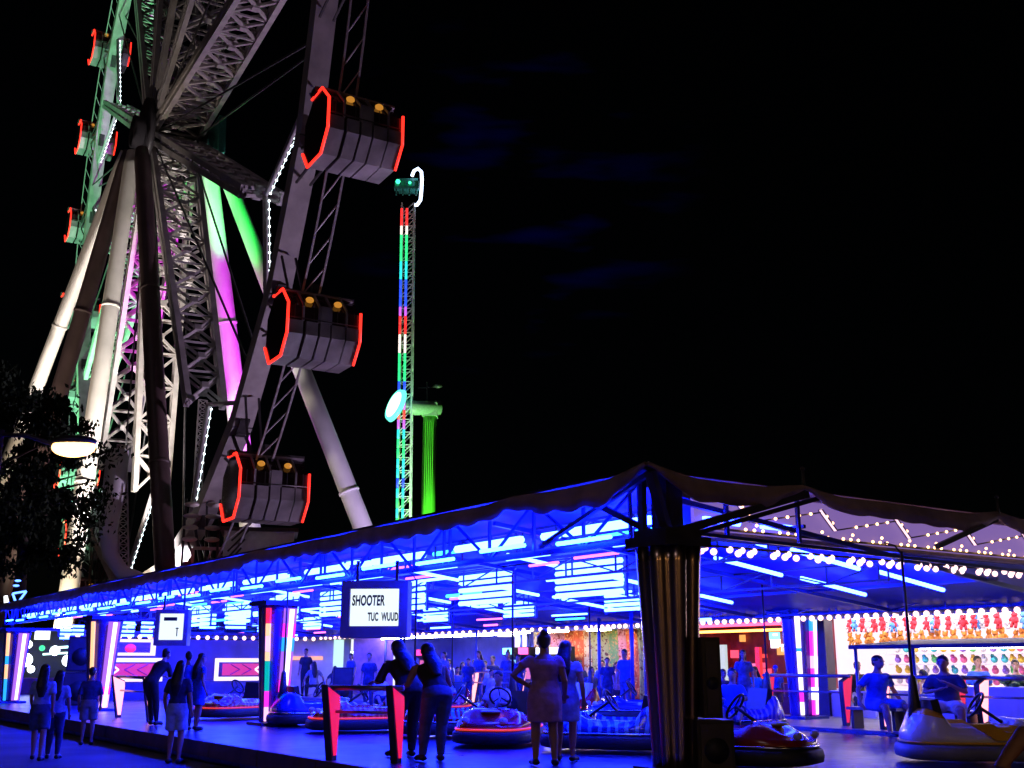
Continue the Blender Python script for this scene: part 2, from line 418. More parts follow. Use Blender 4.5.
light_column(*col_at(10, 705, 37.), 2.6, [('v', 5)], [('o', 1.6), ('b', .6), ('o', 1), ('b', 1.5)])
light_column(*col_at(803, 722, 25.2), 2.66, [('b', 1.2), ('m', 2), ('p', 1), ('m', 1.5), ('w', 1), ('m', 1.2)], [('w', 2.5), ('b', .25), ('w', 3), ('m', .9), ('w', 1)], .36, FZ)
# thin contact masts between ceiling and rear walkway
for (x, fw) in ((633, 26.), (600, 29.), (700, 30), (505, 36.), (430, 40)):
    v, u = inv(at(x, 690, fw)); v = min(v, 9.8); m = MB(); m.tube([(v, u, FZ), (v, u, cz(v)-.05)], .045, 6); o = m.build('slim_post', M_bluesteel, pav)
# end wall of the pavilion with the cash booth
booth = empty('cash_booth', A(4.4, UBOOTH-1.0, PZ), ARZ, 'lit cash booth with white framed chevron panels at the far end of the pavilion', 'booth')
m = MB(); m.span((-3.2, -.1, 0), (3.2, 1.0, .62)); m.span((-3.2, 1.0, .0), (3.2, 1.1, 2.1)); m.build('body', mat('violet_panel', (.05, .04, .2), .4, 0, .2, 2), booth)
FRAME_W = emi('white_frame_glow', (1, .82, 1), 1.3); PINKP = emi('pink_panel_glow', (1, .05, .38), .7); CHEV = mat('plum_chevron', (.25, .01, .2), .5)
def chevron_panel(x0, x1, z0, z1, sgn, yy):
    f = MB(); t = .14
    f.span((x0, yy-.05, z0), (x1, yy, z0+t)); f.span((x0, yy-.05, z1-t), (x1, yy, z1)); f.span((x1-t if sgn < 0 else x0, yy-.05, z0+t), (x1 if sgn < 0 else x0+t, yy, z1-t))
    f.bar((x0 if sgn < 0 else x1, yy-.025, z0+.07), ((x0+.45) if sgn < 0 else (x1-.45), yy-.025, (z0+z1)/2), t, .05); f.bar((x0 if sgn < 0 else x1, yy-.025, z1-.07), ((x0+.45) if sgn < 0 else (x1-.45), yy-.025, (z0+z1)/2), t, .05)
    p = f.build('sign_frame', FRAME_W, booth)
    b = MB(); b.span((x0+.3, yy-.01, z0+t+.05), (x1-.3, yy+.02, z1-t-.05)); b.build('pink_panel', PINKP, p)
    c = MB()
    for k in range(2):
        xm = x0+(x1-x0)*(.4+.22*k); zm = (z0+z1)/2; hh = (z1-z0)/2-t-.08
        c.bar((xm-.2*sgn, yy-.03, zm+hh), (xm+.14*sgn, yy-.03, zm), .12, .02); c.bar((xm-.2*sgn, yy-.03, zm-hh), (xm+.14*sgn, yy-.03, zm), .12, .02)
    c.build('chevron', CHEV, p)
chevron_panel(-3.0, -1.0, .62, 1.42, -1, -.1)
chevron_panel(.9, 2.9, .62, 1.42, 1, -.1)
m = MB(); m.span((-3.0, -.1, 1.5), (-1.3, -.02, 2.06)); p = m.build('sign_frame', FRAME_W, booth)
m = MB(); m.span((-2.8, -.14, 1.6), (-1.5, -.1, 1.96)); m.build('pink_panel', mat('violet_window', (.35, .1, .5), .3), p)
m = MB(); m.ball((-2.2, -.15, 1.75), (.2, .04, .15), 8, 6); m.build('emblem', emi('red_emblem', (1, .03, .2), 1.2), p)
m = MB()
for k in range(9):
    for q in range(3): m.ball((3.1+.06*q, -.12, .7+k*.14+.04*(q % 2)), .03, 5, 4); m.ball((-3.15-.06*q, -.12, .7+k*.14), .03, 5, 4)
m.build('led_dots', emi('lilac_led', (.6, .55, 1), 2), booth)

# ------------------------------------------------------------------ screens hanging from the roof edge
import itertools
FONT5 = {'S': ["01111","10000","01110","00001","11110"], 'H': ["10001","10001","11111","10001","10001"], 'O': ["01110","10001","10001","10001","01110"],
 'T': ["11111","00100","00100","00100","00100"], 'E': ["11111","10000","11110","10000","11111"], 'R': ["11110","10001","11110","10010","10001"],
 'U': ["10001","10001","10001","10001","01110"], 'C': ["01111","10000","10000","10000","01111"], 'W': ["10001","10001","10101","11011","10001"], 'D': ["11110","10001","10001","10001","11110"], 'I': ["01110","00100","00100","00100","01110"]}
def word(m, text, x, z, w, h, y):
    cw = w/5
    for ch in text:
        if ch != ' ':
            for r_, row in enumerate(FONT5[ch]):
                for c_, bit in enumerate(row):
                    if bit == '1': m.box((x+(c_+.5)*cw, y, z-(r_+.5)*h/5), (cw*1.02, .006, h/5*1.02))
        x += w+cw*1.1
M_case = mat('screen_casing', (.16, .14, .15), .6, 0, .2, 3)
def screen(px, py, fwd, w, h, d, rz, label, text):
    p = at(px, py, fwd); s = empty('hanging_screen', p, rz, label, 'screen')
    m = MB(); t = .13*w
    m.span((-w/2, -.0, -h/2), (-w/2+t, d, h/2)); m.span((w/2-t, 0, -h/2), (w/2, d, h/2)); m.span((-w/2+t, 0, h/2-t*.9), (w/2-t, d, h/2)); m.span((-w/2+t, 0, -h/2), (w/2-t, d, -h/2+t*1.3))
    m.span((-w/2+t, d-.04, -h/2+t*1.3), (w/2-t, d, h/2-t*.9)); m.build('casing', M_case, s)
    m = MB(); m.span((-w/2+t+.002, .06, -h/2+t*1.3+.002), (w/2-t-.002, .09, h/2-t*.9-.002)); sc_ = m.build('display', SCREEN, s)
    m = MB(); text(m, w, h, .055); m.build('lettering', mat('black_print', (.01, .01, .012), .7), sc_)
    for x in (-w*.3, w*.3): m = MB(); m.bar((x, d*.5, h/2), (x, d*.5, h/2+.35), .05); m.build('hanger', M_dark, s)
    return s
def type_into(m, text, x, z, size, y, sx=1., shear=0.):
    c = bpy.data.curves.new('type', 'FONT'); c.body = text; c.size = size; c.shear = shear; c.offset = size*.035; c.extrude = .003; c.space_character = 1.05
    o = bpy.data.objects.new('type', c); COL.objects.link(o); dg = bpy.context.evaluated_depsgraph_get(); me = bpy.data.meshes.new_from_object(o.evaluated_get(dg))
    m.add([(x+v.co.x*sx, y-v.co.z, z+v.co.y) for v in me.vertices], [tuple(p.vertices) for p in me.polygons], False)
    bpy.data.objects.remove(o); bpy.data.curves.remove(c); bpy.data.meshes.remove(me)
def txt1(m, w, h, y):
    type_into(m, 'SHOOTER', -w*.345, h*.07, h*.25, y, .50, .1); type_into(m, 'TUC  WUUD', -w*.1, -h*.2, h*.2, y, .46, .0)
def txt2(m, w, h, y):
    m.box((-w*.05, y, h*.24), (w*.4, .006, h*.1)); m.box((w*.17, y, -h*.02), (w*.09, .006, h*.03)); m.box((w*.17, y, -h*.12), (w*.03, .006, h*.24))
screen(374, 609, 18.8, 1.13, .94, .45, R(-4), 'grey cased white screen reading shooter, hanging nearest above the walkway', txt1)
screen(171, 627.5, 27.5, .80, .86, .35, R(2), 'smaller white screen with a dark grey bar hanging behind the walkway group', txt2)

# ------------------------------------------------------------------ railings with red lit fins
FIN = emi('red_fin_glow', (1., .012, .10), .85); FIN_HOT = emi('pink_fin_glow', (1., .35, .4), 2.2)
M_rail = mat('rail_steel', (.22, .22, .28), .3, .7, .2, 5)
def railing(p, rz, L, label, mirror=1, hot=False, group='red lit railings along the walkway'):
    r = empty('railing', p, rz, label, 'railing', group)
    m = MB(); m.tube([(0, -.12, .93), (0, L+.12, .93)], .035, 8); m.build('handrail', M_rail, r)
    m = MB(); m.tube([(0.05*mirror, 0, .62), (.05*mirror, L, .62)], .022, 6); m.build('lower_rail', M_rail, r)
    for y in (0, L):
        m = MB(); poly = [(-.17*mirror, .97), (.14*mirror, .84), (.15*mirror, .72), (.11*mirror, 0), (.0, 0)]
        m.prism(poly, 'y', y-.05, y+.05); po = m.build('post', M_dark, r)
        m = MB(); poly = [(-.15*mirror, .94), (.13*mirror, .82), (.14*mirror, .70), (.1*mirror, .06), (.03*mirror, .06)]
        m.prism(poly, 'y', y-.058, y+.058); m.build('light_panel', FIN_HOT if hot else FIN, po)
    return r
def pp_(x, y, f, z=PZ): p = at(x, y, f); p.z = z; return p
def place_rail(x, y, fwd, z, L, label, **k):
    p = at(x, y, fwd); p.z = z; return railing(p, ARZ, L, label, **k)
railing(pp_(394, 755, 14.9), R(65), 1.0, 'near railing with two big red fins beside the two long haired women')
p0 = at(147, 722, 25.2); p0.z = PZ; railing(p0, ARZ, 2.4, 'railing with a bright pink fin below the group by the small screen', hot=True)
p0 = vline(884, 8.15, FZ); railing(p0, ARZ+math.pi, 2.0, 'rear railing under the seated man in blue', 1, True)
p0 = vline(960, 8.15, FZ); railing(p0, ARZ+math.pi, 1.5, 'rear railing under the seated man in dark shirt beside the white counter', 1)
p0 = vline(769, 8.6, FZ); railing(p0, ARZ+math.pi, 2.0, 'rear railing between the arcade and the child in a cap', 1)
p0 = vline(474, 9.0, FZ); railing(p0, ARZ+math.pi, 2.4, 'rear railing amid the crowd before the blue tent', 1, True)

# ------------------------------------------------------------------ bumper cars
def swirl(name, c1, c2, scale=3.):
    m = bpy.data.materials.new(name); m.use_nodes = True; nt = m.node_tree; b = nt.nodes['Principled BSDF']
    tc = nt.nodes.new('ShaderNodeTexCoord'); w = nt.nodes.new('ShaderNodeTexWave'); w.inputs['Scale'].default_value = scale; w.inputs['Distortion'].default_value = 6; w.inputs['Detail'].default_value = 2
    r = nt.nodes.new('ShaderNodeValToRGB'); r.color_ramp.elements[0].color = (*c1, 1); r.color_ramp.elements[1].color = (*c2, 1)
    r.color_ramp.elements[0].position = .62; r.color_ramp.elements[1].position = .7
    nt.links.new(tc.outputs['Object'], w.inputs['Vector']); nt.links.new(w.outputs['Fac'], r.inputs['Fac']); nt.links.new(r.outputs['Color'], b.inputs['Base Color'])
    b.inputs['Roughness'].default_value = .18; b.inputs['Coat Weight'].default_value = .6
    return m
def se(t, a, b, n=3.2):
    c, s_ = math.cos(t), math.sin(t)
    return a*math.copysign(abs(c)**(2/n), c), b*math.copysign(abs(s_)**(2/n), s_)
def ss(a, b, x): t = min(1, max(0, (x-a)/(b-a))); return t*t*(3-2*t)
def car_height(x, y):      # x forward, y across; lengths in metres
    hood = .60 - .26*ss(.25, .98, x)
    rear = .66 - .12*ss(-.6, -.98, -abs(x) if x < 0 else -9) if False else .68 - .2*ss(.75, .98, -x)
    base = hood*ss(-.1, .35, x) + rear*(1-ss(-.1, .35, x))
    side = .50
    pit_x = ss(-.66, -.56, x)*(1-ss(.22, .34, x)); pit_y = 1-ss(.33, .42, abs(y))
    rim_x = ss(-.6, -.45, x)*(1-ss(.2, .45, x))
    h = base*(1-rim_x) + side*rim_x
    h = h - .08*ss(.3, .56, abs(y))
    return h*(1-pit_x*pit_y) + .24*pit_x*pit_y
CAR_CACHE = {}
def make_car(loc, rz, body, label, seat=M_black, stripe=None, pole=True, tip=None):
    c = empty('bumper_car', loc, rz, label, 'bumper car', 'bumper cars on the steel floor')
    if 'mesh' not in CAR_CACHE:
        n = 44
        m = MB(); m.rings([[(*se(2*math.pi*k/n, 1.03*s_, .63*s_), z) for k in range(n)] for s_, z in ((.93, .06), (1, .08), (1.015, .15), (1, .22), (.95, .25))]); CAR_CACHE['bump'] = m
        m = MB(); NR = 16; rg = []
        for z in (.22, .36): rg.append([(*se(2*math.pi*k/n, .97, .57), z) for k in range(n)])
        for j in range(1, NR+1):
            q = 1-j/NR*.97; ring = []
            for k in range(n):
                x, y = se(2*math.pi*k/n, .95*q, .55*q); ring.append((x, y, max(.24, car_height(x, y) - .05*(q > .93))))
            rg.append(ring)
        m.rings(rg); CAR_CACHE['mesh'] = m
        m = MB(); m.span((-.56, -.36, .25), (-.2, .36, .36)); m.box((-.58, 0, .55), (.1, .74, .5), rot=Euler((0, R(-12), 0)).to_matrix()); CAR_CACHE['seat'] = m
        m = MB(); N = 20; pts = [(.0+.17*math.cos(2*math.pi*k/N)*.55, .17*math.sin(2*math.pi*k/N), .72+.17*math.cos(2*math.pi*k/N)*.85) for k in range(N+1)]
        m.tube(pts, .018, 6, cap=False)
        for k in (0, 7, 13): m.tube([(0, 0, .72), pts[k]], .01, 5)
        m.tube([(0, 0, .72), (.32, 0, .5)], .022, 6); CAR_CACHE['wheel'] = m
        m = MB(); m.tube([(-.78, 0, .55), (-.78, 0, .75), (-.78, 0, 1.05), (-.78, 0, 1.1)], [.09, .08, .05, .022], 8); m.tube([(-.78, 0, 1.1), (-.78, 0, 2.72)], .02, 6); m.tube([(-.78, 0, 2.68), (-.86, 0, 2.8), (-1.0, 0, 2.84)], .012, 5); CAR_CACHE['pole'] = m
        m = MB(); m.ball((.9, 0, .4), (.06, .07, .05), 8, 6); CAR_CACHE['lamp'] = m
        m = MB(); m.tube([(*se(2*math.pi*k/44, .985, .585), .27) for k in range(45)], .018, 6, cap=False); CAR_CACHE['trim'] = m
        m = MB(); m.ball((.55, 0, .52), (.13, .16, .03), 12, 6); CAR_CACHE['emb'] = m
    CAR_CACHE['bump'].build('bumper', M_rubber if not stripe else mat('grey_blue_rubber', (.16, .17, .22), .5), c); CAR_CACHE['mesh'].build('body', body, c)
    CAR_CACHE['seat'].build('seat', seat, c); CAR_CACHE['wheel'].build('steering_wheel', M_black, c)
    if pole: CAR_CACHE['pole'].build('contact_pole', M_dark, c)
    
    for y in (-.3, .3): CAR_CACHE['lamp'].build('headlight', mat('lamp_glass', (.6, .6, .7), .1), c, (0, y, 0))
    CAR_CACHE['trim'].build('edge_trim', stripe or (emi('added_red_trim_glow', (1, .06, .02), .8) if body in (C_red, C_orange) else None) or mat('bright_trim', (.7, .7, .75), .2, 1.), c); CAR_CACHE['emb'].build('hood_badge', mat('hood_badge', (.5, .45, .2), .3), c)  # glowing red trim added to keep red cars from turning black
    if stripe:
        for sgn in (-1, 1):
            m = MB(); y = .588*sgn
            pts2 = [(-.3, .53), (-.02, .53), (.15, .43), (.8, .41), (.8, .33), (.02, .33), (-.12, .42)]
            m.prism([(a, b-.02) for a, b in pts2], 'y', y-.03, y+.01)
            m.build('side_stripe', stripe, c)
    return c
def car_px(x, y, fwd, head, body, label, z=PZ, **k):
    p = at(x, y, fwd); p.z = z; return make_car(p, R(head), body, label, **k)
C_red = mat('red_gloss', (.45, .02, .012), .2, 0, .1, 3, coat=.6)
C_darkred = mat('dark_red_gloss', (.3, .02, .012), .25, 0, .15, 3, coat=.5)
C_white = mat('white_gloss', (.72, .70, .66), .25, 0, .06, 2, coat=.5)
C_yellow = mat('yellow_gloss', (.85, .45, .02), .3, 0, .1, 4)
C_blue = mat('blue_gloss', (.02, .05, .5), .2, 0, .2, 3, coat=.6)
C_purple = swirl('purple_swirl', (.05, .03, .4), (.5, .3, .45))
C_star = swirl('blue_starburst', (.02, .04, .35), (.2, .6, .7), 2.2)
C_orange = swirl('orange_flame', (.4, .03, .02), (.55, .25, .04))
def swoosh_paint():
    m = bpy.data.materials.new('white_yellow_swoosh'); m.use_nodes = True; nt = m.node_tree; b = nt.nodes['Principled BSDF']
    tc = nt.nodes.new('ShaderNodeTexCoord'); d = nt.nodes.new('ShaderNodeVectorMath'); d.operation = 'DOT_PRODUCT'; d.inputs[1].default_value = (.20, 0, 1)
    r = nt.nodes.new('ShaderNodeValToRGB'); r.color_ramp.interpolation = 'CONSTANT'; e = r.color_ramp.elements
    e[0].position = 0; e[0].color = (.72, .70, .66, 1); e[1].position = .45; e[1].color = (.85, .42, .02, 1); n = e.new(.545); n.color = (.72, .70, .66, 1)
    nt.links.new(tc.outputs['Object'], d.inputs[0]); nt.links.new(d.outputs['Value'], r.inputs['Fac']); nt.links.new(r.outputs['Color'], b.inputs['Base Color'])
    b.inputs['Roughness'].default_value = .25; b.inputs['Coat Weight'].default_value = .5; return m
cars = []
cars.append(car_px(980, 752, 15.0, -4, swoosh_paint(), 'white and yellow bumper car with black steering wheel at the right of the floor', stripe=C_yellow, seat=M_rubber))
car_px(738, 766, 14.5, -34, C_darkred, 'black and dark red bumper car with its nose past the chrome pillar', pole=False)
car_px(730, 722, 20.6, -165, C_purple, 'patterned violet bumper car carrying the broad man in blue')
car_px(612, 745, 16.9, 160, C_star, 'blue starburst bumper car left of the chrome pillar')
car_px(500, 735, 18.3, 255, C_red, 'red bumper car facing us left of the woman in the mauve dress')
car_px(458, 728, 20.2, 10, swirl('red_teal', (.35, .02, .02), (.1, .6, .6)), 'red bumper car with a teal flash beside the long haired women')
car_px(362, 722, 21.6, 200, C_orange, 'orange bumper car seen between the two big red fins')
car_px(236, 716, 26.6, 235, C_orange, 'orange red bumper car left of the rainbow column')
car_px(318, 718, 23.8, 30, C_blue, 'plain blue bumper car right of the rainbow column')
car_px(447, 708, 27.5, 265, C_red, 'small far red bumper car driven by a child')
car_px(560, 706, 26.5, 200, C_red, 'far red bumper car with a white seat beyond the couple', seat=M_white)
car_px(632, 706, 25.0, 190, mat('navy_gloss', (.02, .03, .2), .15, 0, .2, 3, coat=.6), 'far navy bumper car in front of the floral curtains', seat=M_white)

# ------------------------------------------------------------------ people
def remesh(m, voxel, name):
    me = bpy.data.meshes.new(name); me.from_pydata(m.v, [], m.f); me.update(); fix_normals(me)
    o = bpy.data.objects.new(name, me); COL.objects.link(o)
    md = o.modifiers.new('r', 'REMESH'); md.mode = 'VOXEL'; md.voxel_size = voxel; md.use_smooth_shade = True
    sm = o.modifiers.new('s', 'SMOOTH'); sm.iterations = 3; sm.factor = .5
    dg = bpy.context.evaluated_depsgraph_get(); ev = o.evaluated_get(dg); out = bpy.data.meshes.new_from_object(ev)
    bpy.data.objects.remove(o); bpy.data.meshes.remove(me); out.name = name
    out.polygons.foreach_set('use_smooth', [True]*len(out.polygons)); return out
def ell_loft(m, secs, n=16):
    """secs: (centre, x axis, y axis, rx, ry)"""
    m.rings([[c + X*rx*math.cos(2*math.pi*k/n) + Y*ry*math.sin(2*math.pi*k/n) for k in range(n)] for c, X, Y, rx, ry in secs])
POSES = {}
def joints(pose):
    """figure 1.70 tall facing +y, origin between the feet (or under the seat)"""
    V = Vector; J = {}
    lean = {'lean': 38, 'drive': -8, 'sit': 8, 'sitfold': 14}.get(pose, 2)
    hip = {'sit': .46, 'sitfold': .46, 'drive': .40}.get(pose, .92)
    J['pel'] = V((0, 0, hip))
    if pose == 'lean': J['pel'] = V((0, -.18, .90))
    up = V((0, math.sin(R(lean)), math.cos(R(lean)))); J['up'] = up; J['X'] = V((1, 0, 0)); J['Y'] = up.cross(V((1, 0, 0)))*1
    if J['Y'].y < 0: J['Y'] = -J['Y']
    J['chest'] = J['pel'] + up*.40; J['neck'] = J['pel'] + up*.53
    hd = up.lerp(V((0, 0, 1)), .6).normalized(); J['hd'] = hd
    J['head'] = J['neck'] + hd*.155 + V((0, .025, 0))
    for s, k in ((-1, 'l'), (1, 'r')):
        sh = J['pel'] + up*.465 + V((s*.165, 0, 0)); J['sh'+k] = sh
        h = J['pel'] + V((s*.09, 0, -.03)); J['hip'+k] = h
        if pose in ('stand', 'hip', 'lean', 'walk'):
            st = {'l': (.03, .0), 'r': (-.02, .06)}[k]
            if pose == 'walk': st = {'l': (.2, .0), 'r': (-.22, .06)}[k]
            J['an'+k] = V((s*.10, st[0]-.02, .09)); J['kn'+k] = (h+J['an'+k])/2 + V((0, .035, 0)); J['toe'+k] = J['an'+k] + V((s*.03, .14, -.06))
        elif pose == 'drive':
            J['kn'+k] = h + V((s*.08, .42, .10)); J['an'+k] = V((s*.13, h.y+.72, .22)); J['toe'+k] = J['an'+k] + V((0, .1, .08))
        else:
            J['kn'+k] = h + V((s*.12, .40, -.03)); J['an'+k] = J['kn'+k] + V((0, -.08 if s < 0 else .06, -.42)); J['toe'+k] = J['an'+k] + V((s*.02, .14, -.05))
        if pose == 'hip' and k == 'l':
            J['el'+k] = sh + V((-.20, -.06, -.22)); J['wr'+k] = J['pel'] + V((-.17, .0, .10)); J['hn'+k] = J['wr'+k] + V((.06, .05, -.03))
        elif pose == 'hip':
            J['el'+k] = sh + V((.06, -.03, -.29)); J['wr'+k] = J['el'+k] + V((.03, .16, -.18)); J['hn'+k] = J['wr'+k] + V((0, .06, -.06))
        elif pose == 'lean':
            J['el'+k] = sh + V((s*.10, .02, -.27)); J['wr'+k] = J['el'+k] + V((-s*.05, .22, .02)); J['hn'+k] = J['wr'+k] + V((0, .08, -.02))
        elif pose == 'drive':
            J['el'+k] = sh + V((s*.08, .12, -.23)); J['wr'+k] = J['el'+k] + V((-s*.09, .23, .03)); J['hn'+k] = J['wr'+k] + V((-s*.02, .08, .0))
        elif pose == 'sit':
            J['el'+k] = sh + V((s*.16, -.06, -.24)); J['wr'+k] = J['el'+k] + V((s*.06, .10, -.22)); J['hn'+k] = J['wr'+k] + V((0, .05, -.06))
        elif pose == 'sitfold':
            J['el'+k] = sh + V((s*.10, .06, -.26)); J['wr'+k] = J['el'+k] + V((-s*.2, .17, .05 if s > 0 else .16)); J['hn'+k] = J['wr'+k] + V((-s*.07, .02, .03))
        elif pose == 'walk':
            J['el'+k] = sh + V((s*.05, -s*.10, -.27)); J['wr'+k] = J['el'+k] + V((0, .12-s*.1, -.22)); J['hn'+k] = J['wr'+k] + V((0, .04, -.08))
        else:
            J['el'+k] = sh + V((s*.07, -.04, -.28)); J['wr'+k] = J['el'+k] + V((s*.0, .09, -.24)); J['hn'+k] = J['wr'+k] + V((-s*.01, .04, -.08))
    return J
def torso(m, J, pad, lo, hi, fem):
    up, X, Y, P = J['up'], J['X'], J['Y'], J['pel']
    tab = [(-.10, .12, .10), (-.05, .165, .115), (.02, .17, .115), (.10, .15 if fem else .155, .10), (.18, .128 if fem else .15, .09), (.28, .148 if fem else .165, .105), (.38, .165 if fem else .19, .11), (.455, .155 if fem else .175, .09), (.50, .09, .065), (.53, .058, .055)]
    secs = [(P+up*h, X, Y, rx+pad, ry+pad) for h, rx, ry in tab if lo <= h <= hi]
    ell_loft(m, secs)
def limbs(m, J, pad, arm=0, leg=0, hands=False, feet=False):
    """arm/leg: 0 none, .5 upper half, 1 all"""
    for k in 'lr':
        if arm:
            sh, el, wr, hn = J['sh'+k], J['el'+k], J['wr'+k], J['hn'+k]
            m.ball(sh-Vector((.012 if k == 'r' else -.012, 0, .02)), (.05+pad,)*3, 10, 7)
            if arm < 1: e = sh.lerp(el, arm*1.5 if arm < .6 else 1); m.tube([sh-Vector((0, 0, .02)), sh.lerp(e, .5), e], [.046+pad, .046+pad, .044+pad*1.3], 10)
            else: m.tube([sh, sh.lerp(el, .5), el, el.lerp(wr, .35), wr], [.052+pad, .046+pad, .038+pad, .039+pad, .026+pad], 10)
        if hands:
            d = (hn-wr).normalized(); sx = Vector((1, 0, 0)) if abs(d.x) < .8 else Vector((0, 1, 0)); sx = (sx-d*sx.dot(d)).normalized(); nn = d.cross(sx)
            pal = wr+d*.085; m.tube([wr-d*.01, wr+d*.04, pal], [.026, .036, .036], 8, ell=.5)
            for i, fl in enumerate((.062, .075, .07, .055)):
                o_ = pal + sx*(.030-.020*i); m.tube([o_-d*.02, o_+d*fl*.5, o_+d*fl*.85+nn*.02, o_+d*fl*.9+nn*.04], [.0105, .0105, .0095, .008], 6)
            tb = wr+d*.025+sx*.028; m.tube([tb, tb+sx*.025+d*.03, tb+sx*.03+d*.06+nn*.01], [.013, .012, .009], 6)
        if leg:
            h, kn, an, toe = J['hip'+k], J['kn'+k], J['an'+k], J['toe'+k]
            if leg < 1:
                e = h.lerp(kn, leg*1.4); m.tube([h, h.lerp(e, .5), e], [.092+pad, .085+pad, .078+pad*1.6], 12)
            else:
                m.tube([h, h.lerp(kn, .5), kn, kn.lerp(an, .3), kn.lerp(an, .7), an], [.090+pad, .075+pad, .054+pad, .056+pad, .04+pad, .033+pad], 12)
        if feet:
            an, toe = J['an'+k], J['toe'+k]; m.tube([an+Vector((0, -.05, -.05)), an+Vector((0, .0, -.035)), an.lerp(toe, .6), toe], [.034+pad, .042+pad, .038+pad, .028+pad], 10)
def head_mesh(m, J):
    H = J['head']; m.tube([J['neck']-J['up']*.05, J['neck']+J['hd']*.05, H-Vector((0, .01, .04))], [.058, .05, .05], 10)
    m.ball(H+Vector((0, -.008, .025)), (.074, .092, .088), 14, 10)
    m.ball(H+Vector((0, .018, -.045)), (.056, .066, .066), 12, 8)
    m.ball(H+Vector((0, .05, -.09)), (.03, .025, .022), 8, 6)
    m.tube([H+Vector((0, .085, .012)), H+Vector((0, .098, -.02)), H+Vector((0, .108, -.04)), H+Vector((0, .085, -.045))], [.010, .014, .018, .012], 6)
    for s in (-1, 1): m.ball(H+Vector((s*.076, -.008, -.005)), (.012, .02, .032), 8, 6); m.ball(H+Vector((s*.032, .072, .016)), (.018, .016, .012), 6, 5)
PC = {}
def geo(key, fn, voxel=.02):
    if key not in PC:
        m = MB(); fn(m); PC[key] = remesh(m, voxel, key[-1])
    return PC[key]
def child(name, me, mt, parent):
    o = bpy.data.objects.new(name, me); COL.objects.link(o); o.parent = parent
    if len(me.materials) == 0: me.materials.append(mt)
    o.material_slots[0].link = 'OBJECT'; o.material_slots[0].material = mt; return o
def person(loc, heading, pose, outfit, label, h=1.7, fem=False, skin=None, hair='short', hairmat=None, top=None, bottom=None, shoes=None, group=None, fine=False, wide_=1.):
    """heading in degrees: 0 looks along +y (away from the camera)"""
    J = joints(pose); vox = .013 if fine else .021
    def body(m): torso(m, J, 0, -1, 1, fem); limbs(m, J, 0, 1, 1, True, True); head_mesh(m, J)
    me = geo((pose, fem, fine, 'person'), body, vox)
    o = bpy.data.objects.new('person', me); COL.objects.link(o)
    if len(me.materials) == 0: me.materials.append(M_skin)
    o.material_slots[0].link = 'OBJECT'; o.material_slots[0].material = skin or M_skin
    o.location = loc; o.rotation_euler = (0, 0, R(heading)); s = h/1.7; o.scale = (s, s, s)
    o.scale = (s*wide_, s*wide_, s); tag(o, label, 'person', group)
    def shirt(m): torso(m, J, .014, -.06, .51, fem); limbs(m, J, .014, .5)
    def vest(m): torso(m, J, .012, -.02, .46, fem)
    def longs(m): torso(m, J, .014, -.06, .51, fem); limbs(m, J, .012, .95)
    def trousers(m): torso(m, J, .012, -1, .11, fem); limbs(m, J, .014, 0, 1)
    def shorts(m): torso(m, J, .016, -1, .11, fem); limbs(m, J, .022, 0, .6)
    def skirt(m, L=.42, lo_=.02):
        up, X, Y, P = J['up'], J['X'], J['Y'], J['pel']; D = Vector((0, 0, -1))
        ell_loft(m, [(P+up*.10, X, Y, .165, .115), (P+up*.02, X, Y, .19, .135), (P+D*.12, X, Vector((0, 1, 0)), .20, .15), (P+D*L, X, Vector((0, 1, 0)), .205+lo_, .15+lo_)])
    def dress(m): torso(m, J, .016, -.06, .47, True); skirt(m, .36, -.01); limbs(m, J, .014, .3)
    tops = {'shirt': shirt, 'vest': vest, 'long': longs, 'dress': dress}
    bots = {'trousers': trousers, 'shorts': shorts, 'skirt': skirt, 'leggings': trousers}
    t, b = (outfit.split('+')+[None])[:2]
    child(t if t != 'long' else 'jacket', geo((pose, fem, t, {'long': 'jacket', 'vest': 'vest', 'shirt': 'shirt', 'dress': 'dress'}[t]), tops[t], vox), top or M_black, o)
    if b: child(b, geo((pose, fem, b, b), bots[b], vox), bottom or M_black, o)
    for k_ in 'lr':
        def shoe(m):
            an, toe = J['an'+k_], J['toe'+k_]; m.tube([an+Vector((0, -.055, -.05)), an+Vector((0, .0, -.035)), an.lerp(toe, .6), toe+Vector((0, .01, 0))], [.042, .05, .046, .036], 10)
        child('shoe', geo((pose, k_, 'shoe'), shoe, .02), shoes or M_black, o)
    H = J['head']
    def short(m): m.ball(H+Vector((0, -.02, .042)), (.083, .094, .085), 14, 9); m.ball(H+Vector((0, -.06, -.01)), (.068, .05, .07), 10, 7)
    def bun(m): short(m); m.ball(H+Vector((0, -.06, .13)), .05, 10, 7); m.ball(H+Vector((0, -.085, -.03)), (.05, .03, .06), 8, 6)
    def longh(m):
        short(m); b_ = J['Y']*-1
        m.tube([H+Vector((0, -.04, .05)), H+Vector((0, -.085, -.06)), J['neck']+b_*.10, J['chest']+b_*.135-J['up']*.02, J['chest']+b_*.14-J['up']*.2], [.085, .095, .105, .11, .05], 12, ell=.55)
    def pony(m): short(m); m.tube([H+Vector((0, -.1, .06)), H+Vector((0, -.15, .0)), H+Vector((0, -.14, -.13)), H+Vector((0, -.13, -.22))], [.03, .035, .03, .012], 8)
    def cap(m): m.ball(H+Vector((0, -.01, .05)), (.087, .1, .075), 14, 8); m.tube([H+Vector((0, .06, .055)), H+Vector((0, .17, .045))], [.07, .055], 12, ell=.18)
    if hair == 'cap':
        child('cap', geo((pose, 'cap', 'cap'), cap, .012), hairmat or M_blue, o)
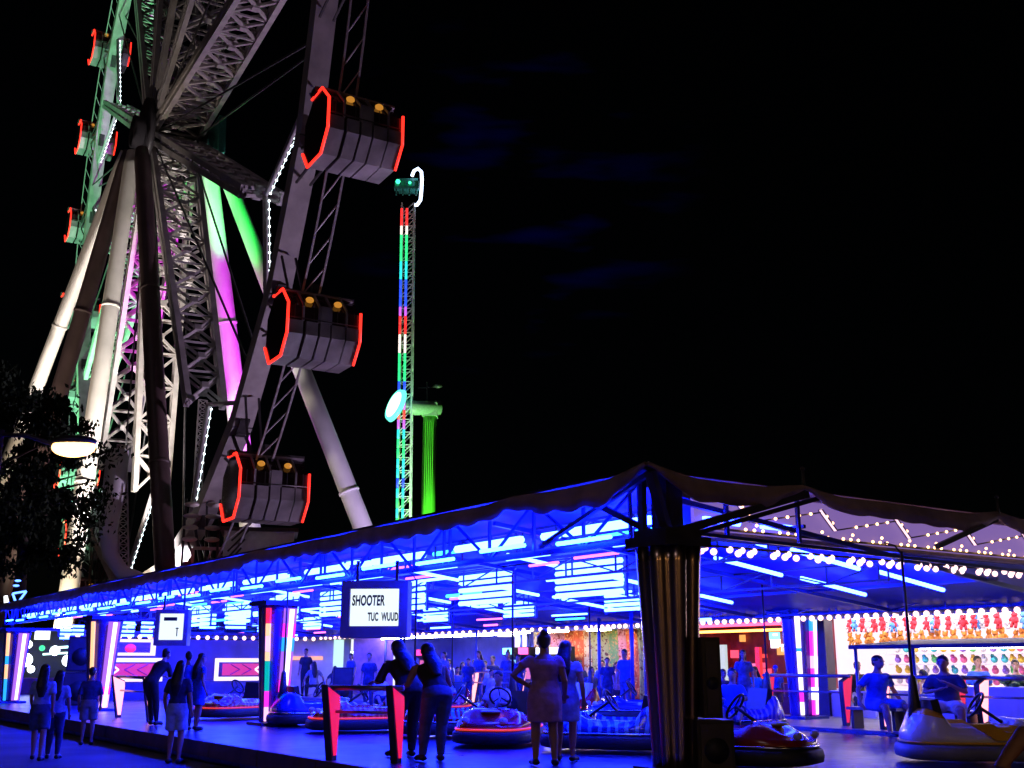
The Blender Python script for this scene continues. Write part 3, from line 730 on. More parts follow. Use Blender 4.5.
    child('hair', geo((pose, hair, 'hair'), {'short': short, 'bun': bun, 'long': longh, 'pony': pony, 'cap': short}[hair], .012 if hair != 'cap' else .016), M_hair if hair == 'cap' else (hairmat or M_hair), o)
    if (math.cos(R(heading)) < .5):
        for s_ in (-1, 1):
            em = PC.setdefault((pose, 'eye', s_), None)
            if em is None:
                m = MB(); m.ball(H+Vector((s_*.032, .084, .018)), (.013, .007, .007), 6, 5); eo = m.build('eye', M_black, o); PC[(pose, 'eye', s_)] = eo.data
            else: child('eye', em, M_black, o)
    return o
def pp(x, y, fwd, z):
    p = at(x, y, fwd); p.z = z; return p
cl = lambda n, c, r=.8: mat(n, c, r, 0, .35, 9, .6)
K_black = cl('black_cloth', (.012, .012, .015)); K_denim = cl('blue_denim', (.05, .08, .2)); K_lblue = cl('light_blue_cotton', (.30, .42, .65)); K_mauve = cl('mauve_knit', (.40, .22, .42))
K_blue = cl('royal_blue_cotton', (.02, .08, .6)); K_white = cl('white_cotton', (.6, .6, .62)); K_grey = cl('grey_cotton', (.18, .18, .2)); K_red = cl('red_cotton', (.4, .02, .02)); K_pale = cl('pale_denim', (.25, .3, .42)); K_navy = cl('navy_cotton', (.02, .03, .1))
# near figures
person(pp(545, 764, 14.55, PZ), 8, 'hip', 'dress', 'woman in a short mauve dress seen from behind, hand on hip', 1.6, True, hair='bun', top=K_mauve, fine=True, wide_=1.22)
person(pp(566, 762, 15.2, PZ), -18, 'stand', 'dress', 'woman in a light blue dress close beside the mauve dress', 1.52, True, hair='long', top=K_lblue, fine=True, wide_=1.12)
person(pp(431, 760, 15.2, PZ), 24, 'lean', 'vest+leggings', 'woman with long dark hair in blue jeans leaning on the near railing', 1.62, True, hair='long', top=K_black, bottom=K_denim, fine=True, wide_=1.2)
person(pp(402, 757, 15.9, PZ), 30, 'lean', 'long+trousers', 'long haired woman all in black leaning on the near railing', 1.68, True, hair='long', top=K_black, bottom=K_black, fine=True, wide_=1.2)
person(pp(36, 760, 19.6, 0), 12, 'walk', 'shirt+shorts', 'taller long haired girl in a blue top walking away on the asphalt', 1.56, True, hair='long', top=K_lblue, bottom=K_denim)
person(pp(52, 758, 19.9, 0), 4, 'stand', 'shirt+trousers', 'shorter girl in a pale blue top beside the long haired girl', 1.46, True, hair='long', top=K_lblue, bottom=K_navy)
person(vline(90, -3.3), 20, 'stand', 'long+shorts', 'lone figure in a dark top standing by the step at the left column', 1.5, False, top=K_navy, bottom=K_grey)
person(vline(156, -2.0, PZ), -30, 'lean', 'long+trousers', 'man in dark jacket leaning on the railing below the small screen', 1.66, False, top=K_black, bottom=K_black)
person(vline(178, -3.25), -8, 'stand', 'shirt+shorts', 'person in pale blue shorts standing on the asphalt by the step', 1.62, True, hair='long', top=K_navy, bottom=K_lblue)
person(vline(186, -2.1, PZ), 15, 'stand', 'shirt+trousers', 'dark figure standing between the leaning man and the girl in blue', 1.45, False, top=K_blue, bottom=K_navy)
person(vline(198, -1.9, PZ), -50, 'stand', 'dress', 'girl in a blue dress at the right of the railing group', 1.42, True, hair='long', top=K_blue)
person(Vector((3.18, 6.7, 0)), 6, 'hip', 'vest+trousers', 'nearby man in a red shirt, only his bent elbow in the picture', 1.5, False, skin=M_skin2, top=K_red, bottom=K_black, fine=True, wide_=1.25)
# right side
person(vline(876, 7.95, FZ), 205, 'sit', 'shirt+shorts', 'man in a blue tee shirt and shorts sitting on the rear railing', 1.78, False, top=K_blue, bottom=cl('blue_shorts', (.05, .12, .6)), wide_=1.22)
person(vline(948, 7.95, FZ), 150, 'sitfold', 'shirt+shorts', 'man in a dark shirt and pale shorts sitting on the rear railing, hand at chin', 1.78, False, top=K_navy, bottom=K_white, wide_=1.22)
person(vline(859, 11.9), 195, 'stand', 'shirt+shorts', 'person in a black tee shirt standing by the white counter of toys', 1.62, False, top=K_black, bottom=K_navy)
person(vline(851, 11.75), 140, 'stand', 'dress', 'small girl in a pale dress by the toy counter', 1.15, True, hair='long', top=K_white)
person(vline(981, 11.75), 175, 'stand', 'shirt+shorts', 'man in a bright blue shirt behind the white kiosk counter', 1.72, False, top=K_blue, bottom=K_black)
person(vline(926, 11.8), 30, 'stand', 'vest+trousers', 'person with a ponytail and white top in front of the ball shelves', 1.45, True, hair='pony', top=K_white, bottom=K_black)
person(vline(1019, 11.9), 160, 'stand', 'shirt+trousers', 'dark haired worker at the bright panel right of the kiosk', 1.65, False, top=K_navy, bottom=K_black)
person(vline(777, 9.2, FZ), 185, 'stand', 'shirt+shorts', 'child in a blue cap and long blue shirt by the far light column', 1.12, False, hair='cap', top=K_blue, bottom=cl('brown_shorts', (.12, .06, .05)))
person(pp(733, 705, 20.4, PZ), 165, 'drive', 'shirt+shorts', 'broad man in a bright blue shirt driving the violet bumper car', 1.65, False, top=K_blue, bottom=K_navy)
person(vline(757, 11.7), 130, 'stand', 'shirt+trousers', 'dark haired woman in blue by the pink fin', 1.5, True, hair='long', top=cl('azure', (.02, .25, .5)), bottom=K_navy)
person(vline(713, 11.8), 180, 'stand', 'shirt+shorts', 'boy in white standing near the black speaker stack', 1.45, False, top=K_white, bottom=K_grey)
# crowd by the blue tent
crowd = [(449, 1.72, 'short', K_white, 'crowd member in a white shirt left of the tent opening'), (462, 1.62, 'long', K_navy, 'crowd member with long hair in navy'), (474, 1.7, 'short', K_blue, 'crowd member in royal blue beside the pink fin'),
         (485, 1.66, 'pony', K_lblue, 'crowd member with a ponytail in light blue'), (493, 1.82, 'short', K_navy, 'tallest crowd member, in navy'), (503, 1.6, 'long', K_grey, 'crowd member in grey with long hair'), (512, 1.72, 'short', K_white, 'crowd member in white half behind the woman in mauve'), (522, 1.64, 'bun', K_blue, 'crowd member with a bun at the elbow of the woman in mauve')]
for i, (x, hh, hr, tp, lb) in enumerate(crowd):
    person(vline(x, 11.8+(i*37 % 5)*.12), 150+(i*53) % 70, 'stand', 'shirt+trousers', lb, hh, hr != 'short', hair=hr, top=tp, bottom=K_navy if i % 2 else K_denim, group='crowd by the blue tent')
more = [(444, 8.8, 1.5, 'short', K_grey, 'crowd member in grey leaning by the far small red car'), (456, 9.3, 1.45, 'pony', K_blue, 'crowd member with ponytail in blue at the left end of the rear walkway crowd'), (468, 8.7, 1.3, 'short', K_navy, 'short crowd member in navy behind the pink fin'),
        (479, 9.2, 1.52, 'long', K_denim, 'long haired crowd member in denim blue right of the pink fin'), (490, 8.8, 1.35, 'short', K_lblue, 'small crowd member in light blue before the doorway'), (508, 9.1, 1.5, 'bun', K_denim, 'crowd member with bun in denim blue beside the doorway'),
        (519, 8.8, 1.4, 'short', K_navy, 'crowd member in navy touching elbows with the mauve dress'), (590, 9.0, 1.48, 'short', K_denim, 'youth in denim blue below the orange curtain'), (608, 8.9, 1.3, 'pony', K_navy, 'small girl with ponytail below the curtains'), (626, 9.1, 1.5, 'short', K_blue, 'youth in royal blue close to the chrome pillar'),
        (722, 9.0, 1.42, 'short', K_navy, 'youth in navy just right of the loudspeaker stack'), (745, 9.2, 1.45, 'long', K_denim, 'long haired girl in denim blue beside the broad driver'), (350, 9.0, 1.5, 'short', K_denim, 'youth in denim blue under the near screen'), (333, 9.2, 1.45, 'long', K_navy, 'long haired girl in navy left of the single loudspeaker')]
for i, (x, v_, hh, hr, tp, lb) in enumerate(more):
    person(vline(x, v_, FZ), 140+(i*67) % 100, 'sit' if i % 3 == 1 else 'stand', 'shirt+trousers', lb, hh, hr != 'short', hair=hr, top=tp, bottom=K_denim if i % 2 else K_navy, group='crowd on the rear walkway')
person(pp(447, 712, 27.5, PZ), 180, 'drive', 'shirt+shorts', 'child with bare face driving the small far red car', 1.35, False, top=K_lblue, bottom=K_navy)
person(pp(497, 716, 18.6, PZ), 160, 'drive', 'shirt+shorts', 'driver with a white sleeve in the red car facing us', 1.6, False, top=K_white, bottom=K_navy)
person(vline(603, 11.8), 170, 'stand', 'shirt+trousers', 'man in blue standing before the orange curtain', 1.66, False, top=K_blue, bottom=K_navy)
person(vline(617, 11.8), 200, 'stand', 'shirt+trousers', 'woman in pale violet standing before the green curtain', 1.62, True, hair='long', top=cl('lilac', (.3, .2, .4)), bottom=K_navy)
person(vline(580, 11.8), 190, 'stand', 'shirt+trousers', 'man in navy standing at the left end of the curtains', 1.66, False, top=K_navy, bottom=K_navy)
person(pp(304, 706, 42.0, .4), 170, 'stand', 'shirt+trousers', 'figure in black at the cream stall window', 1.7, False, top=K_black, bottom=K_black)
person(pp(313, 706, 41.6, .4), 20, 'sit', 'shirt+trousers', 'seated figure in grey at the cream stall window', 1.7, True, hair='long', top=K_grey, bottom=K_black)
person(pp(368, 710, 30.5, PZ), 170, 'stand', 'shirt+trousers', 'figure in dark blue below the white lit stall', 1.5, False, top=K_navy, bottom=K_navy)
person(pp(380, 712, 29.0, PZ), 200, 'drive', 'shirt+shorts', 'driver in white in the shade beyond the near railing', 1.5, False, top=K_white, bottom=K_navy)

for x, lb in ((876, 'low grey bench under the seated man in blue'), (948, 'low grey bench under the seated man in pale shorts')):
    b = empty('bench', vline(x, 8.0, FZ), ARZ, lb, 'bench'); m = MB(); m.span((-.18, -.55, .34), (.18, .55, .39)); m.build('seat', M_rail, b)
    for y in (-.45, .45): m = MB(); m.span((-.14, y-.03, 0), (.14, y+.03, .34)); m.build('leg', M_dark, b)
# ------------------------------------------------------------------ loudspeakers and cabinets
def speaker_stack(loc, rz, dims, label):
    s = empty('loudspeaker', loc, rz, label, 'loudspeaker'); z = 0
    for (w, d, h) in dims:
        m = MB(); m.span((-w/2, -d/2, z), (w/2, d/2, z+h-.02)); c = m.build('cabinet', M_black, s)
        m = MB(); m.span((-w/2+.04, -d/2-.015, z+.05), (w/2-.04, -d/2, z+h-.07)); m.build('grille', M_dark, c)
        m = MB(); m.tube([(0, -d/2-.016, z+h*.42), (0, -d/2-.03, z+h*.42)], [min(w, h)*.33]*2, 20); m.build('cone', M_rubber, c)
        z += h
    return s
speaker_stack(pp(712, 765, 13.7, PZ), R(5), [(.44, .45, .62), (.22, .35, .95)], 'black loudspeaker stack standing right behind the chrome pillar')
speaker_stack(pp(77, 704, 35., PZ), R(20), [(.9, .6, 1.0), (.8, .55, 1.05)], 'tall dark loudspeaker stack beside the left violet column')
speaker_stack(pp(342, 700, 32., PZ), R(10), [(.55, .5, 1.15)], 'single dark loudspeaker at the far side of the floor')

# ------------------------------------------------------------------ stalls behind
def booth_frame(name, v, u0, u1, dep, h, z0, label, wall, trim, cat='stall', posts=True, fascia=None):
    """stall facing the floor; local x runs away from the floor, y along it"""
    s = empty(name, A(v, u0, z0), ARZ, label, cat); L = u1-u0
    m = MB(); m.span((dep, 0, 0), (dep+.08, L, h)); m.span((0.3, -.06, 0), (dep, 0, h)); m.span((.3, L, 0), (dep, L+.06, h)); m.build('wall', wall, s)
    m = MB(); m.span((-.3, -.1, h), (dep+.1, L+.1, h+.08)); m.build('roof', trim, s)
    m = MB(); m.span((-.36, -.1, h-.12), (-.3, L+.1, h+.3)); m.build('fascia', fascia or trim, s)
    if posts:
        for y in (.0, L): m = MB(); m.tube([(-.2, y, 0), (-.2, y, h)], .05, 8); m.build('post', trim, s)
    return s, L
WLIGHT = emi('stall_white_light', (1, .9, .95), 28)
# prize stall
st, L = booth_frame('prize_stall', 12.6, -2.3, 7.9, 2.2, 2.75, .1, 'bright white prize stall hung with rows of plush toys', emi('pink_white_wall_glow', (1, .74, .86), 1.2), M_white, fascia=emi('white_backlit_fascia', (1, .9, 1), 1.6))  # wall emits by itself, standing in for light falling on it
for x_, z_ in ((-.1, 2.66), (1.0, 2.6)):
    for k in range(5):
        m = MB(); m.span((x_-.06, .2+k*2.05, z_-.04), (x_+.06, 2.05+k*2.05, z_)); m.build('strip_light', WLIGHT, st)
m = MB(); m.span((-.1, 0, 0), (.5, L, .86)); m.span((-.16, -.05, .86), (.56, L+.05, .9)); m.build('counter', M_white, st)
m = MB()
for z in (.95, 1.2, 1.45, 1.7): m.span((1.75, .1, z), (2.18, L-.1, z+.03))
m.build('shelf', M_white, st)
def toy_mesh(kind):
    m = MB()
    if kind == 'long':       # animal with hanging limbs
        m.ball((0, 0, 0), (.09, .1, .13)); m.ball((-.02, 0, .16), (.085, .09, .085)); 
        for s in (-1, 1): m.ball((0, s*.07, .23), (.025, .035, .05), 6, 5); m.tube([(0, s*.07, .06), (-.04, s*.13, -.04)], [.04, .03], 7); m.tube([(0, s*.05, -.08), (-.05, s*.07, -.2)], [.045, .04], 7)
        m.ball((-.09, 0, .14), (.03, .035, .03), 6, 5)
    elif kind == 'bow':
        for s in (-1, 1): m.tube([(0, 0, 0), (0, s*.06, .04), (0, s*.11, .0)], [.015, .05, .03], 7)
        m.ball((0, 0, 0), .03, 6, 5); m.ball((0, 0, -.12), (.06, .07, .08), 8, 6); m.ball((0, 0, -.24), (.05, .06, .06), 8, 6)
    else: m.ball((0, 0, 0), (.1, .1, .1), 10, 8); m.ball((-.05, 0, .1), .06, 8, 6)
    return m
toyrows = [('red_plush', (.6, .02, .04), 'long', 12.9, 2.33, .42, 2.6, 7.7, 'red plush animal hanging in the top row of the prize stall', (.8, .02, .05)),
           ('white_plush', (.8, .75, .78), 'long', 12.95, 2.3, .84, 2.8, 7.7, 'white plush animal between the red ones in the top row', (.8, .8, .8)),
           ('orange_plush', (.75, .28, .04), 'long', 13.0, 1.98, .28, 2.5, 7.7, 'orange plush animal hanging in the second row of the prize stall', None),
           ('pink_bow', (.75, .05, .12), 'bow', 12.9, 2.45, .34, -1.9, 2.5, 'small white doll with red bow hanging in the upper right rows', None),
           ('dark_bow', (.3, .04, .1), 'bow', 12.9, 2.08, .30, -1.9, 2.3, 'small doll with dark bow hanging in the lower right rows', None),
           ('blue_plush', (.08, .25, .6), 'long', 12.88, 2.33, 1.5, 3.0, 7.6, 'blue plush animal in the top row of the prize stall', None)]
for nm, colr, kd, v, z, stp, u0, u1, lb, _ in toyrows:
    base = toy_mesh(kd).build('plush_toy', mat(nm, colr, .9, 0, .25, 20, .3)); tag(base, lb, 'plush toy', lb.split(' hanging')[0].replace('animal', 'animals')); first = True
    u = u0
    while u < u1:
        o = base if first else base.copy()
        if not first: COL.objects.link(o)
        first = False; o.location = A(v+random.uniform(-.05, .05), u+random.uniform(-.05, .05), z+.15+random.uniform(-.03, .03)); o.rotation_euler = (random.uniform(-.15, .15), random.uniform(-.15, .15), ARZ+random.uniform(-.7, .7)); q_ = random.uniform(.6, .8); o.scale = (q_, q_, q_); u += stp*.72
cols6 = [('teal_ball', (.05, .45, .5)), ('yellow_ball', (.75, .5, .05)), ('pink_ball', (.7, .12, .3)), ('white_ball', (.8, .8, .8)), ('green_ball', (.1, .5, .12)), ('violet_ball', (.3, .15, .6))]
balls = []
for nm, colr in cols6:
    b = toy_mesh('ball').build('prize_toy', mat(nm, colr, .5, 0, .15, 12)); lb = '%s round prize toy on the shelves of the prize stall' % nm.split('_')[0]; tag(b, lb, 'prize toy', lb); balls.append([b, True])
i = 0
for r_, z in enumerate((.98, 1.23, 1.48, 1.73)):
    u = -1.5
    while u < 7.6:
        ent = balls[random.randrange(6)]; o = ent[0] if ent[1] else ent[0].copy()
        if not ent[1]: COL.objects.link(o)
        ent[1] = False; o.location = A(14.5, u, .1+z+.1); o.rotation_euler = (0, 0, ARZ+random.uniform(-.5, .5)); o.scale = (.8,)*3; u += .2 if u < 4.5 else .26; i += 1
# kiosk with white counter and blue canopy
ki = empty('counter_kiosk', A(10.4, 1.6, .1), ARZ, 'small kiosk with a plain white counter under a low blue canopy', 'kiosk')
m = MB(); m.span((0, 0, 0), (.7, 2.15, 1.02)); m.span((-.04, -.04, 1.02), (.74, 2.2, 1.06)); m.build('counter', M_white, ki)
m = MB(); m.add([(-.5, -.4, 1.86), (-.5, 3.6, 1.86), (1.6, 3.6, 2.0), (1.6, -.4, 2.0), (-.5, -.4, 1.78), (-.5, 3.6, 1.78), (1.6, 3.6, 1.95), (1.6, -.4, 1.95)], [(0,1,2,3), (4,7,6,5), (0,4,5,1), (2,6,7,3), (0,3,7,4), (1,5,6,2)]); m.build('canopy', mat('navy_canopy', (.012, .016, .09), .7), ki)
for (x, y) in ((-.4, -.3), (-.4, 3.5), (-.4, 2.1), (1.5, 3.5)): m = MB(); m.tube([(x, y, 0), (x, y, 1.84)], .035, 8); m.build('post', M_bluesteel, ki)
m = MB(); m.span((.5, .2, 1.78), (.65, 2.6, 1.82)); m.build('strip_light', WLIGHT, ki)
m = MB()
for k in range(26): m.ball((random.uniform(.1, .6), random.uniform(.1, .75), 1.08+random.uniform(0, .14)), (.09, .09, .05), 6, 4)
tag(m.build('leafy_plant', mat('leaf_green', (.06, .13, .03), .6), None, A(10.4, 1.6, .1), (0, 0, ARZ)), 'low leafy plant on the end of the white kiosk counter', 'plant')
# service doors under the toy counter: white cabinet at the left corner
cb = empty('white_cabinet', A(11.9, 6.8, .02), ARZ, 'white two door cabinet at the left corner of the prize stall', 'cabinet')
m = MB(); m.span((0, -.7, 0), (.5, 1.0, .92)); m.span((-.06, -.76, .92), (.56, 1.06, .96)); m.build('body', M_white, cb)
for y in (-.66, .18): m = MB(); m.span((-.02, y, .06), (0, y+.78, .86)); d = m.build('door', M_white, cb); m = MB(); m.box((-.03, y+.7, .6), (.02, .03, .12)); m.build('handle', M_dark, d)
# arcade bar with red interior
ar, L = booth_frame('arcade_bar', 12.4, 8.5, 13.9, 3.0, 2.7, .1, 'red glowing arcade bar with white strip lights on its fascia', mat('dark_red_wall', (.3, .03, .05), .5, 0, .5, 3), M_white)
m = MB(); m.span((-.44, .1, 2.62), (-.37, L-.1, 2.86)); m.build('fascia_light', emi('white_fascia_glow', (.9, .95, 1), 5), ar)
m = MB(); m.span((-.46, .8, 2.68), (-.44, 1.5, 2.74)); m.span((-.46, 3.6, 2.68), (-.44, 4.3, 2.74)); m.build('vent', M_dark, ar)
m = MB(); m.span((-.42, .1, 2.42), (-.36, L-.1, 2.5)); m.build('neon_strip', emi('red_neon', (1, .05, .12), 6), ar)
m = MB(); m.span((-.42, L*.45, 2.52), (-.36, L-.1, 2.6)); m.build('neon_strip', emi('green_neon', (.1, 1, .35), 3), ar)
m = MB(); m.span((.2, .1, 2.3), (.3, L-.1, 2.36)); m.build('neon_strip', emi('orange_neon', (1, .3, .05), 9), ar)
m = MB(); m.span((.1, 0, 0), (.6, L, 1.0)); m.build('counter', mat('wine_counter', (.2, .03, .06), .3), ar)
for k in range(26):
    y = random.uniform(.2, L-.2); z = random.uniform(1.1, 2.3); w = random.uniform(.12, .4)
    c_ = random.choice([(1, .08, .05), (1, .4, .1), (1, .2, .5), (.2, .6, 1), (.9, .85, .9), (.6, .05, .1)]); nm = 'game_glow_%d' % int(c_[1]*100)
    m = MB(); m.span((2.86, y, z), (2.94, y+w, z+random.uniform(.06, .25))); m.build('lit_sign', emi(nm, c_, random.choice([1.2, 2.4])), ar)
m = MB(); pts = [(0, math.cos(t)*.45, math.sin(t)*.6) for t in [math.pi*i/10 for i in range(11)]]; m.tube([(.0, L-1.0+p[1], 1.55+p[2]) for p in pts], .09, 8); m.build('arch', emi('white_arch_glow', (1, .95, 1), 2.2), ar)
m = MB(); m.span((1.2, L-1.5, 1.0), (1.3, L-.5, 2.0)); m.build('back_panel', emi('pale_panel_glow', (.75, .85, .9), .8), ar)
# claw machines: red light bollard in the arcade
m = MB(); m.span((.1, 1.6, 1.0), (.2, 1.75, 1.9)); m.build('light_pole', emi('red_pole_glow', (1, .03, .03), 1.2), ar)
# dark pillar stand between arcade and prizes
m = MB(); m.span((0, 0, 0), (.3, .5, 2.7)); m.span((-.1, -.1, 0), (.4, .6, .3))
tag(m.build('dark_post', mat('slate_post', (.06, .05, .08), .5), None, vline(829, 11.8, .02), (0, 0, ARZ)), 'broad dark post at the left corner of the prize stall', 'post')
# curtain stall
cu, L = booth_frame('curtain_stall', 12.6, 14.4, 20.2, 1.6, 2.6, .1, 'stall closed by orange and green floral curtains', M_cream, M_bluesteel)
CURT = [('orange_floral', (.55, .10, .03), (.75, .35, .12)), ('sage_floral', (.30, .33, .12), (.12, .04, .03)), ('pink_floral', (.55, .25, .3), (.3, .05, .05)), ('cream_floral', (.6, .5, .3), (.4, .12, .03)), ('green_floral', (.15, .3, .1), (.5, .3, .1))]
def floral(name, a, b):
    m = bpy.data.materials.new(name); m.use_nodes = True; nt = m.node_tree; bs = nt.nodes['Principled BSDF']; bs.inputs['Roughness'].default_value = .8
    tc = nt.nodes.new('ShaderNodeTexCoord'); vo = nt.nodes.new('ShaderNodeTexVoronoi'); vo.inputs['Scale'].default_value = 4.5
    nz = nt.nodes.new('ShaderNodeTexNoise'); nz.inputs['Scale'].default_value = 5; nt.links.new(tc.outputs['Object'], nz.inputs['Vector'])
    nt.links.new(nz.outputs['Color'], vo.inputs['Vector'])
    r = nt.nodes.new('ShaderNodeValToRGB'); r.color_ramp.elements[0].color = (*b, 1); r.color_ramp.elements[1].color = (*a, 1); r.color_ramp.elements[0].position = .28; r.color_ramp.elements[1].position = .45
    nt.links.new(vo.outputs['Distance'], r.inputs['Fac']); nt.links.new(r.outputs['Color'], bs.inputs['Base Color'])
    return m
FM = [floral(*c) for c in CURT]
y = .05; k = 0
order = [1, 0, 2, 4, 1, 3, 0, 2, 3]; wd = [.55, .5, .35, .45, .8, .35, .95, .75, .9]
for w, oi in zip(wd, order):
    m = MB(); n = 18; vs = []; fs = []
    for i in range(n+1):
        for z in (.3, 1.0, 1.8, 2.5): vs.append((.05+.05*math.sin(i*1.1+z), y+w*i/n, z))
        for z in (2.5, 1.8, 1.0, .3): vs.append((.07+.05*math.sin(i*1.1+z), y+w*i/n, z))
    for i in range(n):
        for j in range(7): a = i*8+j; fs.append((a, a+8, a+9, a+1))
    m.add(vs, fs, True); m.build('curtain', FM[oi], cu); y += w+.02
for yy in (1.0, 3.0, 5.0):
    m = MB(); m.span((-1.15, yy-.5, 2.42), (-1.05, yy+.5, 2.48)); m.build('strip_light', emi('curtain_fill_light', (1, .8, .55), 110), cu)  # strips added out front to brighten the curtains
for i, (x, v_, c_) in enumerate(((514, 11.9, (.3, .9, 1)), (530, 12.0, (1, .1, .35)), (562, 11.9, (1, .85, .6)), (356, 11.9, (.8, .95, 1)), (330, 11.9, (.2, .9, .6)), (548, 12.1, (.9, .9, 1)), (424, 12.0, (1, .05, .3)), (700, 11.9, (.3, .9, .8)))):
    nm = ['cyan', 'red', 'cream', 'ice white', 'mint', 'white', 'crimson', 'aqua'][i]
    gm = empty('game_machine', vline(x, v_), ARZ, 'upright game machine with a %s lit front among the far stalls' % nm, 'game machine', 'game machines in front of the far stalls')
    m = MB(); m.prism([(.3, 0), (-.3, 0), (-.3, .95), (-.12, 1.05), (-.05, 1.75), (-.25, 1.85), (-.25, 2.1), (.3, 2.1)], 'y', -.3, .3); m.build('body', M_black, gm)
    m = MB(); m.span((-.28, -.26, 1.87), (-.255, .26, 2.08)); m.build('marquee', emi('machine_%d_glow' % i, c_, 2.2), gm)
    m = MB(); m.add([(-.14, -.22, 1.1), (-.14, .22, 1.1), (-.075, .22, 1.7), (-.075, -.22, 1.7)], [(0, 1, 2, 3)]); m.build('screen', emi('machine_%d_screen' % i, [q*.7+.1 for q in c_], 1.0), gm)
    m = MB(); m.span((-.33, -.28, .93), (-.14, .28, .98)); m.build('control_shelf', M_dark, gm)
# tent with lit doorway
te, L = booth_frame('blue_tent', 12.6, 20.6, 30., 3.0, 2.6, .1, 'blue walled tent with a bright white doorway behind the crowd', mat('blue_tent_cloth', (.12, .12, .55), .7, 0, .15, 2, .2), M_bluesteel)
m = MB(); m.span((2.86, 1.2, .3), (2.94, 3.4, 2.3)); m.build('lit_doorway', emi('pale_cyan_door_glow', (.8, .98, 1), 1.8), te)
m = MB(); m.span((1.2, 0.2, 1.9), (1.26, .9, 2.5)); m.span((-.1, -.2, .6), (0, .5, 2.5)); m.build('lit_panel', emi('white_panel_glow', (1, .85, .9), 1.3), te)
m = MB(); m.span((-.42, -.2, 2.42), (-.36, L, 2.5)); m.build('strip_light', emi('pink_white_strip', (.6, .6, 1), 70), te)
m = MB(); m.tube([(1.5, 3.3, 2.5), (1.5, 3.3, 2.44)], [.3, .35], 14); m.build('ceiling_lamp', emi('oval_lamp', (1, .9, 1), 2), te)
# white lit stall
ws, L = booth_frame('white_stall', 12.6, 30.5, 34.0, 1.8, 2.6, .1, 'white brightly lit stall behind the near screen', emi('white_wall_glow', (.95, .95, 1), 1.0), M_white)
m = MB(); m.span((-.1, 0, 0), (.4, L, .95)); m.build('counter', M_bluesteel, ws)
m = MB(); m.span((1.68, .6, 1.75), (1.72, 1.8, 2.2)); m.build('notice_board', mat('blue_board', (.1, .2, .5), .5), ws)
m = MB(); m.bar((.2, -.1, 1.1), (.2, 2.6, 2.1), .14); m.build('gangplank', M_dark, ws)
# cream stall at the far corner
cs = empty('cream_stall', pp(308, 706, 44.5, 0), R(10), 'dim cream walled stall seen past the rainbow column', 'stall')
m = MB(); m.span((-1.4, 1.2, 0), (1.6, 1.3, 2.6)); m.span((-1.4, 0, 0), (1.6, .3, .95)); m.build('wall', M_cream, cs)
m = MB(); m.span((-1.4, -.1, 2.6), (1.6, 1.3, 2.75)); m.build('roof', M_bluesteel, cs)
m = MB(); m.span((-.9, 1.1, 1.72), (.5, 1.18, 1.86)); m.build('lit_sign', emi('amber_sign_glow', (1, .45, .2), 1.2), cs)
m = MB(); m.span((-1.2, 1.0, 2.0), (-.9, 1.1, 2.5)); m.span((.9, .2, .9), (1.3, .3, 2.5)); m.build('lit_panel', emi('pale_green_glow', (.65, 1, .9), 1.0), cs)
m = MB(); m.span((-1.5, -.2, .7), (-1.42, -.1, 2.5)); m.build('neon_strip', emi('magenta_neon', (1, .04, .6), 2), cs)
m = MB(); m.span((1.7, .6, .4), (3.3, .7, 2.7)); m.build('violet_curtain', mat('violet_cloth', (.25, .12, .5), .7, 0, .3, 4), cs)
# left bright stall
lf = empty('snack_stall', pp(40, 703, 47., 0), R(18), 'bright snack stall with white globe lamps at the far left', 'stall')
m = MB(); m.span((-2.8, 1.5, 0), (1.4, 1.6, 3.0)); m.build('wall', mat('olive_wall', (.015, .015, .013), .6, 0, .3, 2), lf)
m = MB(); m.span((-2.8, 0, 0), (1.4, .5, 1.0)); m.build('counter', mat('maroon_counter', (.25, .08, .06), .5), lf)
m = MB(); m.span((-3, -.4, 2.9), (1.5, 1.6, 3.0)); m.build('roof', M_bluesteel, lf)
GL = emi('globe_glow', (.85, .95, 1), 6)
for (x, z, r) in ((-.75, 1.72, .28), (.35, 2.1, .2), (.9, 1.7, .24), (-.5, 1.35, .15), (-.7, 2.35, .16)): m = MB(); m.ball((x, .3, z), r, 12, 8); m.build('globe_lamp', GL, lf)
m = MB(); m.bar((.2, .2, 2.2), (1.4, .2, 2.3), .1); m.bar((-.1, .2, 1.95), (1.4, .2, 2.05), .08); m.build('neon_strip', emi('mint_neon', (.6, 1, .85), 2.5), lf)
m = MB(); m.span((-.5, .3, 2.55), (.1, .36, 2.95)); m.build('lit_sign', emi('white_menu_glow', (.95, 1, .95), 1.8), lf)
m = MB(); m.ball((-.15, .2, 2.2), .12, 8, 6); m.build('green_lamp', emi('green_lamp_glow', (.05, .8, .3), 1.5), lf)
# small louvred window lights on the end wall
for (x, w) in ((20, 8), (78, 10), (66, 10), (128, 11), (147, 10), (208, 14), (236, 18)):
    p = at(x, 636 if x < 60 else (632 if x < 100 else (629 if x < 160 else 621)), 38 if x < 100 else 36); v, u = inv(p)
    h = empty('light_panel', (v, u, p.z)); h.parent = pav
    for k in range(4): m = MB(); m.bar((-w*.036/2*1.0, 0, -.2+.13*k), (w*.036/2, 0, -.2+.13*k), .07); m.build('tube', TUBE, h)

